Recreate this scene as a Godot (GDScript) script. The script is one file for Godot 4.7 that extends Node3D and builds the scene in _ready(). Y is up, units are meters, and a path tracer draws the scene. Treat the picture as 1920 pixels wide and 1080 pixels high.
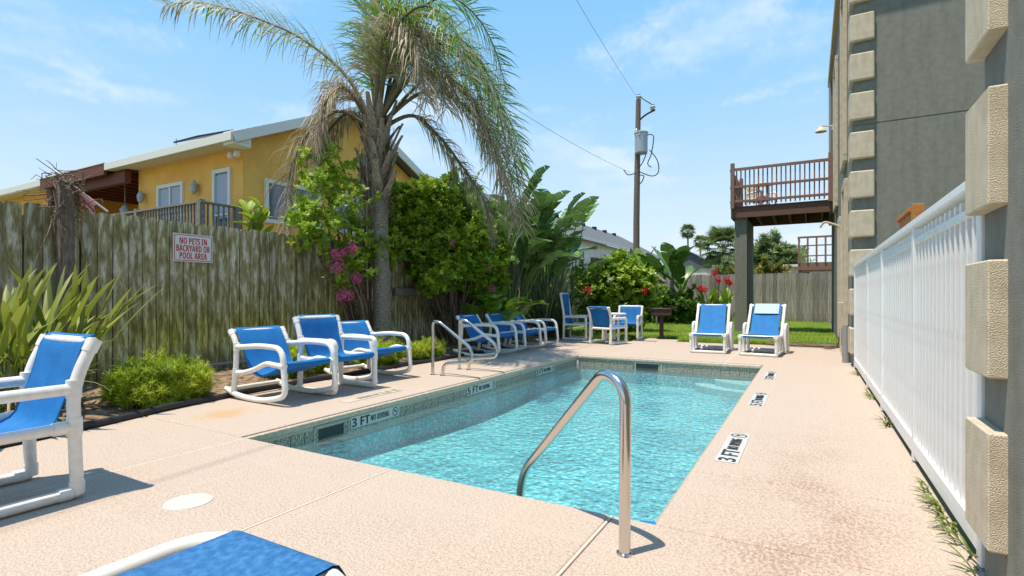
extends Node3D

# ---------------------------------------------------------------- mesh builder
class MB:
	var v := PackedVector3Array()
	var n := PackedVector3Array()
	var u := PackedVector2Array()
	var c := PackedColorArray()
	var ix := PackedInt32Array()
	var col := Color.WHITE
	func vert(p: Vector3, nm: Vector3, uv := Vector2.ZERO) -> int:
		v.append(p); n.append(nm); u.append(uv); c.append(col)
		return v.size() - 1
	func tri(i: int, j: int, k: int) -> void:
		var g := (v[k] - v[i]).cross(v[j] - v[i])
		if g.dot(n[i] + n[j] + n[k]) < 0.0:
			ix.append(i); ix.append(k); ix.append(j)
		else:
			ix.append(i); ix.append(j); ix.append(k)
	func quad(a: Vector3, b: Vector3, d: Vector3, e: Vector3, nm: Vector3) -> void:
		var i := vert(a, nm, Vector2(0, 1)); var j := vert(b, nm, Vector2(1, 1)); var k := vert(d, nm, Vector2(1, 0)); var l := vert(e, nm, Vector2(0, 0))
		tri(i, j, k); tri(i, k, l)
	func face(pts: Array, nm: Vector3) -> void:   # convex polygon
		var f := v.size()
		for p in pts: vert(p, nm)
		for k in range(1, pts.size() - 1): tri(f, f + k, f + k + 1)
	func box(ce: Vector3, s: Vector3, b := Basis(), bev := 0.0) -> void:
		if bev <= 0.0: bev = minf(0.004, minf(s.x, minf(s.y, s.z)) * 0.2)
		var h := s * 0.5
		var id := {}
		for sx in [-1, 1]:
			for sy in [-1, 1]:
				for sz in [-1, 1]:
					for ax in 3:
						var q := Vector3(h.x * sx, h.y * sy, h.z * sz)
						var nm := Vector3.ZERO
						if ax != 0: q.x -= bev * sx
						if ax != 1: q.y -= bev * sy
						if ax != 2: q.z -= bev * sz
						if ax == 0: nm.x = sx
						elif ax == 1: nm.y = sy
						else: nm.z = sz
						id[[sx, sy, sz, ax]] = vert(ce + b * q, b * nm, Vector2(q.x + q.z, q.y))
		for s1 in [-1, 1]:
			for ax in 3:
				var k := []
				for t in [[-1, -1], [1, -1], [1, 1], [-1, 1]]:
					var key := [t[0], t[1]]
					key.insert(ax, s1)
					k.append(id[[key[0], key[1], key[2], ax]])
				tri(k[0], k[1], k[2]); tri(k[0], k[2], k[3])
		for e1 in [-1, 1]:
			for e2 in [-1, 1]:
				for ax in 3:
					var o1 := (ax + 1) % 3; var o2 := (ax + 2) % 3
					var k := []
					for t in [[-1, o1], [1, o1], [1, o2], [-1, o2]]:
						var key := [0, 0, 0]
						key[ax] = t[0]; key[o1] = e1; key[o2] = e2
						k.append(id[[key[0], key[1], key[2], t[1]]])
					tri(k[0], k[1], k[2]); tri(k[0], k[2], k[3])
				for e3 in [-1, 1]:
					tri(id[[e1, e2, e3, 0]], id[[e1, e2, e3, 1]], id[[e1, e2, e3, 2]])
	func beam(a: Vector3, b: Vector3, w: float, h: float, up := Vector3.UP) -> void:
		var z := (b - a).normalized()
		var x := up.cross(z).normalized()
		box((a + b) * 0.5, Vector3(w, h, a.distance_to(b)), Basis(x, z.cross(x), z))
	func tube(p: Array, r, sides := 8, caps := true) -> void:
		var m := p.size()
		var t0: Vector3 = (p[1] - p[0]).normalized()
		var x := (Vector3.UP if absf(t0.y) < 0.9 else Vector3.RIGHT).cross(t0).normalized()
		var first := v.size()
		for i in m:
			var t: Vector3 = (p[mini(i + 1, m - 1)] - p[maxi(i - 1, 0)]).normalized()
			x = (x - t * x.dot(t)).normalized()
			var y := t.cross(x)
			var rr: float = r[i] if r is Array else r
			for k in sides:
				var a := TAU * k / sides
				var nm := x * cos(a) + y * sin(a)
				vert(p[i] + nm * rr, nm, Vector2(float(k) / sides, float(i) / m))
		for i in m - 1:
			for k in sides:
				var a := first + i * sides + k; var b := first + i * sides + (k + 1) % sides
				tri(a, b, b + sides); tri(a, b + sides, a + sides)
		if caps:
			for e in [0, m - 1]:
				var nm: Vector3 = (p[e] - p[1 if e == 0 else m - 2]).normalized()
				var f := v.size()
				for k in sides: vert(v[first + e * sides + k], nm)
				for k in range(1, sides - 1): tri(f, f + k, f + k + 1)
	func lathe(ce: Vector3, prof: Array, sides := 16) -> void:   # prof of Vector2(radius, y)
		for i in prof.size() - 1:
			var d: Vector2 = prof[i + 1] - prof[i]
			var nr := Vector2(d.y, -d.x).normalized()
			var f := v.size()
			for e in 2:
				for k in sides:
					var a := TAU * k / sides
					var q: Vector2 = prof[i + e]
					vert(ce + Vector3(cos(a) * q.x, q.y, sin(a) * q.x), Vector3(cos(a) * nr.x, nr.y, sin(a) * nr.x))
			for k in sides:
				var a := f + k; var b := f + (k + 1) % sides
				tri(a, b, b + sides); tri(a, b + sides, a + sides)
	func sheet(rows: Array, thick := 0.0) -> void:   # grid of points, smooth; with thickness two skins
		var w: int = rows[0].size()
		var hh := rows.size()
		for side in ([1.0, -1.0] if thick > 0.0 else [1.0]):
			var f := v.size()
			for i in hh:
				for j in w:
					var du: Vector3 = rows[i][mini(j + 1, w - 1)] - rows[i][maxi(j - 1, 0)]
					var dv: Vector3 = rows[mini(i + 1, hh - 1)][j] - rows[maxi(i - 1, 0)][j]
					var nm: Vector3 = dv.cross(du).normalized() * side
					vert(rows[i][j] + nm * thick * 0.5, nm, Vector2(float(j) / (w - 1), float(i) / (hh - 1)))
			for i in hh - 1:
				for j in w - 1:
					var a := f + i * w + j
					tri(a, a + 1, a + w + 1); tri(a, a + w + 1, a + w)
	func strip(p: Array, w: Array, side: Vector3) -> void:   # blade: points, half widths
		var f := v.size()
		for i in p.size():
			var t: Vector3 = (p[mini(i + 1, p.size() - 1)] - p[maxi(i - 1, 0)]).normalized()
			var s := (side - t * side.dot(t)).normalized()
			var nm := s.cross(t)
			if nm.y < 0.0: nm = -nm
			vert(p[i] - s * w[i], nm); vert(p[i] + s * w[i], nm)
		for i in p.size() - 1:
			var a := f + i * 2
			tri(a, a + 1, a + 3); tri(a, a + 3, a + 2)
	func mesh(planar := Rect2()) -> ArrayMesh:
		var a := []
		a.resize(Mesh.ARRAY_MAX)
		a[Mesh.ARRAY_VERTEX] = v; a[Mesh.ARRAY_NORMAL] = n; a[Mesh.ARRAY_TEX_UV] = u; a[Mesh.ARRAY_COLOR] = c; a[Mesh.ARRAY_INDEX] = ix
		if planar.size.x > 0.0:
			var q := PackedVector2Array()
			for p in v: q.append((Vector2(p.x, p.z) - planar.position) / planar.size)
			a[Mesh.ARRAY_TEX_UV2] = q
		var m := ArrayMesh.new()
		m.add_surface_from_arrays(Mesh.PRIMITIVE_TRIANGLES, a)
		return m

# ---------------------------------------------------------------- helpers
var taken := {}
var M := {}
var rng := RandomNumberGenerator.new()

func numbered(s: String) -> String:
	var k: int = taken.get(s, 0)
	taken[s] = k + 1
	return s if k == 0 else "%s_%03d" % [s, k]

func tag(o: Node, label: String, cat := "", group := "", kind := "") -> void:
	o.set_meta("label", label)
	if cat: o.set_meta("category", cat)
	if group: o.set_meta("group", group)
	if kind: o.set_meta("kind", kind)

func thing(called: String, label: String, cat: String, at := Vector3.ZERO, turn := 0.0, group := "") -> Node3D:
	var o := Node3D.new()
	o.name = numbered(called)
	add_child(o)
	o.position = at
	o.rotation.y = turn
	tag(o, label, cat, group)
	return o

func part(called: String, shape, m: Material, parent: Node, at := Transform3D()) -> MeshInstance3D:
	var o := MeshInstance3D.new()
	o.name = called
	o.mesh = shape.mesh() if shape is MB else shape
	o.material_override = m
	parent.add_child(o, true)
	o.transform = at
	return o

func single(called: String, label: String, cat: String, shape, m: Material, group := "", at := Vector3.ZERO) -> MeshInstance3D:
	var o := part(numbered(called), shape, m, self, Transform3D(Basis(), at))
	tag(o, label, cat, group)
	return o

func struct(called: String, label: String, shape, m: Material) -> MeshInstance3D:
	var o := part(numbered(called), shape, m, self)
	tag(o, label, "", "", "structure")
	return o

func copy(o: Node3D, label: String, at: Vector3, turn := 0.0) -> Node3D:
	var r: Node3D = o.duplicate()
	var nm: String = o.name
	var p := RegEx.create_from_string("_\\d{3}$").sub(nm, "")
	r.name = numbered(p)
	add_child(r)
	r.position = at
	r.rotation.y = turn
	r.set_meta("label", label)
	return r

func bxm(s: Vector3, bev := 0.0) -> ArrayMesh:
	var m := MB.new()
	m.box(Vector3.ZERO, s, Basis(), bev)
	return m.mesh()

func T(x: float, y: float, z: float) -> Transform3D:
	return Transform3D(Basis(), Vector3(x, y, z))

func bend(p: Array, r: float, seg := 5) -> Array:   # round the corners of a polyline
	var out := [p[0]]
	for i in range(1, p.size() - 1):
		var a: Vector3 = p[i - 1] - p[i]; var b: Vector3 = p[i + 1] - p[i]
		var q := minf(r, minf(a.length(), b.length()) * 0.49)
		var s: Vector3 = p[i] + a.normalized() * q; var e: Vector3 = p[i] + b.normalized() * q
		for k in seg + 1:
			var t := float(k) / seg
			out.append(s.lerp(p[i], t).lerp(p[i].lerp(e, t), t))
	out.append(p[-1])
	return out

func curve(p: Array, count: int) -> Array:   # smooth curve through points
	var cv := Curve3D.new()
	for i in p.size():
		var t: Vector3 = (p[mini(i + 1, p.size() - 1)] - p[maxi(i - 1, 0)]) / 6.0
		cv.add_point(p[i], -t, t)
	var out := []
	var l := cv.get_baked_length()
	for k in count: out.append(cv.sample_baked(l * k / (count - 1.0), true))
	return out

func lin(r: float, g: float, b: float) -> Color:
	return Color(r, g, b).linear_to_srgb()

func mat(called: String, col: Color, rough := 0.7, metal := 0.0) -> StandardMaterial3D:
	var m := StandardMaterial3D.new()
	m.resource_name = called
	m.albedo_color = col
	m.roughness = rough
	m.metallic = metal
	M[called] = m
	return m

func noise(sd: int, freq: float, kind := FastNoiseLite.TYPE_SIMPLEX_SMOOTH, oct := 4) -> FastNoiseLite:
	var f := FastNoiseLite.new()
	f.seed = sd; f.frequency = freq; f.noise_type = kind; f.fractal_octaves = oct
	return f

func tex(f: FastNoiseLite, stops: Array, side := 512) -> NoiseTexture2D:   # stops: [offset, linear colour] ...
	var t := NoiseTexture2D.new()
	t.width = side; t.height = side; t.seamless = true; t.noise = f
	if stops.size():
		var g := Gradient.new()
		var off := PackedFloat32Array(); var cs := PackedColorArray()
		for s in stops:
			off.append(s[0]); cs.append(s[1].linear_to_srgb())
		g.offsets = off; g.colors = cs
		t.color_ramp = g
	return t

func tri_mat(called: String, t: Texture2D, scale: Vector3, rough := 0.8, bump: Texture2D = null, cm := 0.3) -> StandardMaterial3D:
	var m := mat(called, Color.WHITE, rough)
	m.albedo_texture = t
	m.uv1_triplanar = true; m.uv1_world_triplanar = true; m.uv1_scale = scale
	if bump:
		m.heightmap_enabled = true; m.heightmap_texture = bump; m.heightmap_scale = cm
	return m

func detail(m: StandardMaterial3D, t: Texture2D, scale: Vector3) -> void:
	m.detail_enabled = true; m.detail_albedo = t; m.detail_blend_mode = BaseMaterial3D.BLEND_MODE_MUL
	m.detail_uv_layer = BaseMaterial3D.DETAIL_UV_2
	m.uv2_triplanar = true; m.uv2_world_triplanar = true; m.uv2_scale = scale

const YAW := 0.5142   # the lens looks 29.5 degrees to the left of the pool's long axis
func cam_dir(r: float, up: float, f: float) -> Vector3:
	return Vector3(cos(YAW), 0, -sin(YAW)) * r + Vector3.UP * up + Vector3(-sin(YAW), 0, -cos(YAW)) * f

func swarm(called: String, shape: Mesh, m: Material, places: Array, tints: Array, parent: Node) -> MultiMeshInstance3D:
	var mm := MultiMesh.new()
	mm.transform_format = MultiMesh.TRANSFORM_3D
	mm.use_colors = true
	mm.mesh = shape
	mm.instance_count = places.size()
	for i in places.size():
		mm.set_instance_transform(i, places[i]); mm.set_instance_color(i, tints[i])
	var o := MultiMeshInstance3D.new()
	o.name = called
	o.multimesh = mm
	o.material_override = m
	o.set_meta("kind", "stuff")
	parent.add_child(o, true)
	return o

# ---------------------------------------------------------------- the scene
func _ready() -> void:
	rng.seed = 7
	var cam := Camera3D.new()
	cam.name = "camera"
	add_child(cam)
	cam.position = Vector3(0, 1.1, 0)
	cam.rotation.y = YAW
	cam.near = 0.05; cam.far = 900.0
	cam.projection = Camera3D.PROJECTION_FRUSTUM
	cam.size = 2.0 * 0.05 * 540.0 / 988.0
	cam.frustum_offset = Vector2(0, 0.05 * 17.0 / 988.0)
	cam.current = true
	var we := WorldEnvironment.new()
	we.name = "environment"
	var env := Environment.new()
	env.background_mode = Environment.BG_SKY
	env.tonemap_mode = Environment.TONE_MAPPER_LINEAR
	env.tonemap_exposure = 1.44
	env.sdfgi_enabled = true; env.ssao_enabled = true; env.ssil_enabled = true
	env.sky = Sky.new()
	var ps := PanoramaSkyMaterial.new()
	ps.panorama = sky_picture()
	env.sky.sky_material = ps
	env.background_energy_multiplier = 0.94
	we.environment = env
	add_child(we)
	var sun := DirectionalLight3D.new()
	sun.name = "sun"
	sun.light_energy = 1.3
	sun.light_color = Color(1.0, 0.95, 0.87)
	sun.light_angular_distance = 0.5
	sun.shadow_enabled = true
	add_child(sun)
	sun.look_at_from_position(Vector3.ZERO, Vector3(0.16, -1.0, -0.24), Vector3.FORWARD)

	materials()
	ground_and_pool()
	building_right()
	house_yellow()
	far_houses()
	fences()
	palm()
	plants()
	pool_fittings()
	furniture()
	small_things()

func sky_picture() -> ImageTexture:
	var w := 1536; var h := 768
	var im := Image.create(w, h, false, Image.FORMAT_RGBF)
	var n1 := noise(3, 2.2, FastNoiseLite.TYPE_SIMPLEX_SMOOTH, 5)
	n1.domain_warp_enabled = true; n1.domain_warp_amplitude = 0.35; n1.domain_warp_frequency = 1.4
	var n2 := noise(9, 7.0, FastNoiseLite.TYPE_SIMPLEX_SMOOTH, 5)
	n2.domain_warp_enabled = true; n2.domain_warp_amplitude = 0.12; n2.domain_warp_frequency = 4.0
	var keys := [[0, Vector3(0.621, 0.704, 0.779)], [0.1, Vector3(0.555, 0.671, 0.779)], [0.19, Vector3(0.452, 0.615, 0.779)], [0.3, Vector3(0.322, 0.538, 0.779)], [0.42, Vector3(0.233, 0.478, 0.765)], [0.55, Vector3(0.185, 0.437, 0.758)], [1.0, Vector3(0.145, 0.383, 0.724)]]
	for j in h:
		var lat := PI * (0.5 - (j + 0.5) / h)
		var s := sin(lat); var cl := cos(lat)
		var base := Vector3(0.30, 0.30, 0.28)
		if s >= 0.0:
			for k in range(1, keys.size()):
				if s <= keys[k][0]:
					var t: float = (s - keys[k - 1][0]) / (keys[k][0] - keys[k - 1][0])
					base = keys[k - 1][1].lerp(keys[k][1], t)
					break
		else:
			base = keys[0][1].lerp(base, clampf(-s * 12.0, 0, 1))
		for i in w:
			var c := base
			if s > -0.02:
				var lon := TAU * ((i + 0.5) / w - 0.5)
				var d := Vector3(sin(lon) * cl, s, -cos(lon) * cl)
				# cirrus: stretched noise, more of it low down
				var q := Vector3(d.x, d.y * 3.2, d.z)
				var a := n1.get_noise_3dv(q * 1.0 + Vector3(0, 0.4, 0))
				var f := smoothstep(0.06, 0.6, a + 0.10) * (0.5 + 0.7 * n2.get_noise_3dv(q * 0.8))
				f *= 0.6 * smoothstep(-0.02, 0.12, s) * (1.0 - smoothstep(0.5, 0.9, s))
				# a few denser patches of cloud that the photograph shows
				var m1 := patch(lon, lat, -1.272, 0.232, 0.24, 0.026, 0.14)
				var m2 := patch(lon, lat, -0.015, 0.338, 0.19, 0.085, -0.25)
				var m3 := patch(lon, lat, -0.045, 0.262, 0.075, 0.024, -0.2)
				var e := 0.5 + 0.9 * n2.get_noise_3dv(Vector3(d.x, d.y * 2.4, d.z) * 1.6)
				f += m1 * e * 0.9 + m2 * e * 0.75 + m3 * smoothstep(0.25, 0.9, e) * 1.8
				f = clampf(f, 0.0, 1.0)
				c = c.lerp(Vector3(0.80, 0.815, 0.83), f * 0.85)
			im.set_pixel(i, j, Color(c.x, c.y, c.z))
	return ImageTexture.create_from_image(im)

func patch(lon: float, lat: float, lo: float, la: float, rx: float, ry: float, tilt: float) -> float:
	var x := lon - lo; var y := lat - la + x * tilt
	return exp(-(x * x) / (rx * rx) - (y * y) / (ry * ry))

func materials() -> void:
	var cell := FastNoiseLite.TYPE_CELLULAR
	var speck := tex(noise(21, 0.06, FastNoiseLite.TYPE_SIMPLEX_SMOOTH, 3), [[0.0, Color(0.72, 0.70, 0.68)], [0.42, Color(0.93, 0.93, 0.93)], [0.6, Color(1, 1, 1)], [1.0, Color(1, 1, 1)]])
	M["speck"] = speck
	# deck
	var d := tri_mat("deck_coat", tex(noise(1, 0.075, FastNoiseLite.TYPE_SIMPLEX_SMOOTH, 4), [[0.20, Color(0.33, 0.25, 0.195)], [0.38, Color(0.47, 0.378, 0.308)], [0.75, Color(0.545, 0.448, 0.374)]], 1024), Vector3(1.1, 1.1, 1.1), 0.85,
		tex(noise(2, 0.05, FastNoiseLite.TYPE_SIMPLEX_SMOOTH, 4), []), 0.28)
	d.heightmap_enabled = false
	d.normal_enabled = true
	var nt := tex(noise(2, 0.07, FastNoiseLite.TYPE_SIMPLEX_SMOOTH, 4), [])
	nt.as_normal_map = true; nt.bump_strength = 3.0
	d.normal_texture = nt
	d.normal_scale = 1.0
	d.detail_enabled = true; d.detail_blend_mode = BaseMaterial3D.BLEND_MODE_MIX; d.detail_uv_layer = BaseMaterial3D.DETAIL_UV_2
	d.detail_albedo = stain_picture()
	mat("joint_fill", lin(0.56, 0.50, 0.43), 0.8)
	var co := tri_mat("coping", tex(noise(4, 0.03), [[0.2, Color(0.48, 0.385, 0.29)], [0.8, Color(0.60, 0.49, 0.38)]]), Vector3(0.8, 0.8, 0.8), 0.85)
	co.normal_enabled = true; co.normal_texture = nt
	var dirt := tri_mat("soil", tex(noise(5, 0.02, FastNoiseLite.TYPE_SIMPLEX_SMOOTH, 6), [[0.25, Color(0.10, 0.065, 0.04)], [0.5, Color(0.21, 0.14, 0.085)], [0.75, Color(0.34, 0.24, 0.15)]]), Vector3(0.7, 0.7, 0.7), 0.95)
	dirt.normal_enabled = true; dirt.normal_texture = nt
	tri_mat("earth", tex(noise(6, 0.02), [[0.2, Color(0.12, 0.14, 0.05)], [0.8, Color(0.22, 0.2, 0.1)]]), Vector3(0.1, 0.1, 0.1), 0.95)
	tri_mat("turf", tex(noise(6, 0.03), [[0.2, Color(0.12, 0.20, 0.02)], [0.8, Color(0.2, 0.3, 0.04)]]), Vector3(0.5, 0.5, 0.5), 0.95)
	# pool
	var pf := tri_mat("caustic_plaster", tex(noise(8, 0.035, FastNoiseLite.TYPE_SIMPLEX_SMOOTH, 5), [[0.25, Color(0.035, 0.33, 0.38)], [0.45, Color(0.065, 0.42, 0.465)], [0.60, Color(0.11, 0.51, 0.55)], [0.80, Color(0.30, 0.70, 0.71)]]), Vector3(0.85, 0.85, 0.85), 0.7)  # aqua blotches and pale flecks imitate caustic light, painted into the plaster colour
	detail(pf, tex(noise(18, 0.012), [[0.25, Color(0.62, 0.74, 0.78)], [0.6, Color(1, 1, 1)]]), Vector3(0.16, 0.16, 0.16))  # broad darker patches painted in for the look of deeper water
	tri_mat("step_plaster", tex(noise(8, 0.035), [[0.2, Color(0.16, 0.50, 0.53)], [0.8, Color(0.30, 0.64, 0.65)]]), Vector3(0.6, 0.6, 0.6), 0.7)
	tri_mat("pool_tile", tex(noise(11, 0.04, FastNoiseLite.TYPE_SIMPLEX_SMOOTH, 5), [[0.2, Color(0.11, 0.095, 0.075)], [0.45, Color(0.22, 0.195, 0.155)], [0.6, Color(0.37, 0.325, 0.255)], [0.85, Color(0.50, 0.43, 0.34)]]), Vector3(2.2, 2.2, 2.2), 0.25)
	mat("grout", lin(0.35, 0.36, 0.33), 0.9)
	var w := mat("pool_water", Color(1, 1, 1, 0.04), 0.03)
	w.transparency = BaseMaterial3D.TRANSPARENCY_ALPHA
	w.uv1_triplanar = true; w.uv1_world_triplanar = true; w.uv1_scale = Vector3(0.7, 0.7, 0.7)
	w.heightmap_enabled = true
	w.heightmap_texture = tex(noise(31, 0.011, FastNoiseLite.TYPE_SIMPLEX_SMOOTH, 4), [], 1024)
	w.heightmap_scale = 2.1
	mat("skimmer_dark", lin(0.02, 0.03, 0.03), 0.6)
	# building
	var st := tex(noise(41, 0.2, FastNoiseLite.TYPE_SIMPLEX_SMOOTH, 3), [])
	st.as_normal_map = true; st.bump_strength = 5.0
	var gs := tri_mat("grey_stucco", tex(noise(42, 0.01, FastNoiseLite.TYPE_SIMPLEX_SMOOTH, 5), [[0.2, Color(0.205, 0.207, 0.176)], [0.8, Color(0.236, 0.238, 0.205)]]), Vector3(0.7, 0.7, 0.7), 0.95)
	gs.normal_enabled = true; gs.normal_texture = st; gs.normal_scale = 1.0
	gs.uv1_scale = Vector3(1.6, 1.6, 1.6)
	var drip := tex(noise(47, 0.016, FastNoiseLite.TYPE_SIMPLEX_SMOOTH, 5), [[0.24, Color(0.90, 0.89, 0.87)], [0.5, Color(0.99, 0.99, 0.99)], [0.8, Color(1, 1, 1)]])
	detail(gs, drip, Vector3(0.8, 0.10, 0.8))
	var cs := tri_mat("cream_stucco", tex(noise(43, 0.01, FastNoiseLite.TYPE_SIMPLEX_SMOOTH, 5), [[0.2, Color(0.56, 0.475, 0.345)], [0.8, Color(0.63, 0.545, 0.41)]]), Vector3(1.6, 1.6, 1.6), 0.95)
	cs.normal_enabled = true; cs.normal_texture = st; cs.normal_scale = 0.9
	detail(cs, drip, Vector3(1.4, 0.35, 1.4))
	var ys := tri_mat("yellow_stucco", tex(noise(44, 0.012), [[0.2, Color(0.80, 0.43, 0.09)], [0.8, Color(0.88, 0.50, 0.12)]]), Vector3(0.2, 0.2, 0.2), 0.9)
	ys.normal_enabled = true; ys.normal_texture = st; ys.normal_scale = 0.3
	mat("trim_white", lin(0.72, 0.70, 0.64), 0.6)
	mat("soffit_cream", lin(0.62, 0.52, 0.38), 0.8)
	tri_mat("roof_grey", tex(noise(45, 0.06), [[0.2, Color(0.085, 0.09, 0.095)], [0.8, Color(0.17, 0.175, 0.18)]]), Vector3(0.6, 0.6, 0.6), 0.9)
	tri_mat("white_siding", tex(noise(46, 0.01), [[0.2, Color(0.66, 0.63, 0.55)], [0.8, Color(0.76, 0.73, 0.66)]]), Vector3(0.2, 0.2, 0.2), 0.8)
	var gl := mat("window_glass", lin(0.05, 0.09, 0.13), 0.06)
	gl.metallic_specular = 0.8
	mat("dark_void", lin(0.015, 0.014, 0.013), 0.9)
	mat("solar", lin(0.02, 0.03, 0.05), 0.15)
	var bw := tri_mat("brown_timber", tex(noise(51, 0.03), [[0.2, Color(0.10, 0.048, 0.03)], [0.8, Color(0.19, 0.10, 0.07)]]), Vector3(0.8, 0.8, 0.8), 0.8)
	bw.uv1_scale = Vector3(1.4, 1.4, 1.4)
	tri_mat("brown_paint", tex(noise(52, 0.03), [[0.2, Color(0.20, 0.105, 0.075)], [0.8, Color(0.27, 0.15, 0.11)]]), Vector3(1, 1, 1), 0.7)
	tri_mat("red_brown", tex(noise(53, 0.03), [[0.2, Color(0.11, 0.03, 0.018)], [0.8, Color(0.17, 0.05, 0.03)]]), Vector3(1, 1, 1), 0.7)
	tri_mat("orange_wood", tex(noise(54, 0.03), [[0.2, Color(0.42, 0.15, 0.03)], [0.8, Color(0.55, 0.22, 0.06)]]), Vector3(1, 1, 1), 0.7)
	# weathered fence: lichen and moss streaks on grey boards
	var f := tri_mat("old_boards", tex(noise(61, 0.0065, FastNoiseLite.TYPE_SIMPLEX_SMOOTH, 7), [[0.18, Color(0.24, 0.19, 0.08)], [0.42, Color(0.37, 0.31, 0.15)], [0.55, Color(0.48, 0.42, 0.26)], [0.64, Color(0.63, 0.57, 0.43)], [0.82, Color(0.75, 0.70, 0.58)]], 1024), Vector3(1.5, 0.3, 1.5), 0.95)
	f.vertex_color_use_as_albedo = true
	detail(f, tex(noise(62, 0.05, FastNoiseLite.TYPE_SIMPLEX_SMOOTH, 4), [[0.25, Color(0.5, 0.48, 0.44)], [0.55, Color(1, 1, 1)], [1.0, Color(1, 1, 1)]]), Vector3(4.2, 0.3, 4.2))
	var fb := tri_mat("grey_boards", tex(noise(63, 0.03, FastNoiseLite.TYPE_SIMPLEX_SMOOTH, 6), [[0.2, Color(0.22, 0.185, 0.15)], [0.5, Color(0.34, 0.30, 0.25)], [0.8, Color(0.46, 0.41, 0.355)]]), Vector3(2.6, 0.1, 2.6), 0.95)
	fb.vertex_color_use_as_albedo = true
	tri_mat("grey_timber", tex(noise(64, 0.03, FastNoiseLite.TYPE_SIMPLEX_SMOOTH, 5), [[0.2, Color(0.13, 0.115, 0.10)], [0.8, Color(0.30, 0.28, 0.26)]]), Vector3(2, 0.5, 2), 0.95)
	tri_mat("brown_post", tex(noise(65, 0.03, FastNoiseLite.TYPE_SIMPLEX_SMOOTH, 5), [[0.2, Color(0.12, 0.085, 0.065)], [0.8, Color(0.24, 0.18, 0.145)]]), Vector3(2, 0.4, 2), 0.95)
	# metals, plastics, cloth
	tri_mat("white_metal", tex(noise(70, 0.012, FastNoiseLite.TYPE_SIMPLEX_SMOOTH, 5), [[0.2, Color(0.76, 0.74, 0.71)], [0.36, Color(0.80, 0.795, 0.785)], [0.8, Color(0.82, 0.82, 0.81)]]), Vector3(1.1, 0.7, 1.1), 0.4)
	var pv := tri_mat("white_pipe", tex(noise(71, 0.02), [[0.2, Color(0.74, 0.72, 0.67)], [0.7, Color(0.83, 0.82, 0.79)]]), Vector3(1.5, 1.5, 1.5), 0.33)
	pv.metallic_specular = 0.5
	var sl := tri_mat("blue_sling", tex(noise(72, 0.012), [[0.2, Color(0.005, 0.155, 0.45)], [0.8, Color(0.009, 0.195, 0.53)]]), Vector3(1, 1, 1), 0.75)
	var we := tex(noise(73, 0.25, FastNoiseLite.TYPE_VALUE, 2), [])
	we.as_normal_map = true; we.bump_strength = 2.0
	sl.normal_enabled = true; sl.normal_texture = we; sl.normal_scale = 0.5
	sl.backlight_enabled = true; sl.backlight = lin(0.10, 0.16, 0.26)
	var fs := tri_mat("faded_sling", tex(noise(74, 0.03), [[0.2, Color(0.012, 0.11, 0.31)], [0.5, Color(0.02, 0.15, 0.38)], [0.8, Color(0.05, 0.20, 0.42)]]), Vector3(1.6, 1.6, 1.6), 0.8)
	fs.normal_enabled = true; fs.normal_texture = we; fs.normal_scale = 0.5
	detail(fs, tex(noise(75, 0.09), [[0.3, Color(0.75, 0.8, 0.85)], [0.6, Color(1, 1, 1)]]), Vector3(2.4, 2.4, 9.0))
	mat("bleached_sling", lin(0.42, 0.53, 0.66), 0.8)
	mat("steel", lin(0.62, 0.60, 0.57), 0.16, 1.0)
	mat("black_plastic", lin(0.015, 0.015, 0.016), 0.6)
	mat("rusty_iron", lin(0.06, 0.035, 0.025), 0.9)
	mat("galvanised", lin(0.36, 0.40, 0.43), 0.5, 0.2)
	mat("porcelain", lin(0.55, 0.55, 0.55), 0.3)
	mat("pipe_grey", lin(0.25, 0.25, 0.25), 0.6)
	mat("hose", lin(0.16, 0.11, 0.09), 0.6)
	mat("sign_white", lin(0.75, 0.74, 0.72), 0.4)
	mat("sign_red", lin(0.50, 0.02, 0.03), 0.5)
	mat("ink", lin(0.02, 0.02, 0.025), 0.5)
	mat("faded_ink", lin(0.24, 0.23, 0.22), 0.7)
	mat("marker_white", lin(0.50, 0.50, 0.48), 0.5)
	mat("flag_red", lin(0.62, 0.11, 0.13), 0.8)
	mat("flag_white", lin(0.70, 0.64, 0.62), 0.8)
	# plants
	for q in [["leaf", 0.5, 0.7], ["petal", 0.7, 0.7], ["frond", 0.5, 0.5]]:
		var lm := mat(q[0], Color.WHITE, q[1])
		lm.vertex_color_use_as_albedo = true
		lm.backlight_enabled = true
		lm.backlight = Color(q[2], q[2], q[2]).linear_to_srgb()
	var lb := mat("broad_leaf", Color.WHITE, 0.36)
	lb.vertex_color_use_as_albedo = true
	lb.backlight_enabled = true; lb.backlight = Color(0.4, 0.4, 0.4).linear_to_srgb()
	tri_mat("bark", tex(noise(81, 0.03, FastNoiseLite.TYPE_SIMPLEX_SMOOTH, 6), [[0.2, Color(0.11, 0.09, 0.07)], [0.5, Color(0.26, 0.23, 0.19)], [0.8, Color(0.42, 0.385, 0.33)]]), Vector3(0.9, 3.2, 0.9), 0.95,
		tex(noise(82, 0.05), []), 1.2)
	tri_mat("boot", tex(noise(83, 0.03, FastNoiseLite.TYPE_SIMPLEX_SMOOTH, 5), [[0.2, Color(0.13, 0.095, 0.065)], [0.5, Color(0.30, 0.24, 0.18)], [0.8, Color(0.46, 0.39, 0.31)]]), Vector3(3, 0.7, 3), 0.95)
	tri_mat("twig", tex(noise(84, 0.03), [[0.2, Color(0.12, 0.08, 0.05)], [0.8, Color(0.28, 0.21, 0.15)]]), Vector3(1, 1, 1), 0.95)

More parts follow.
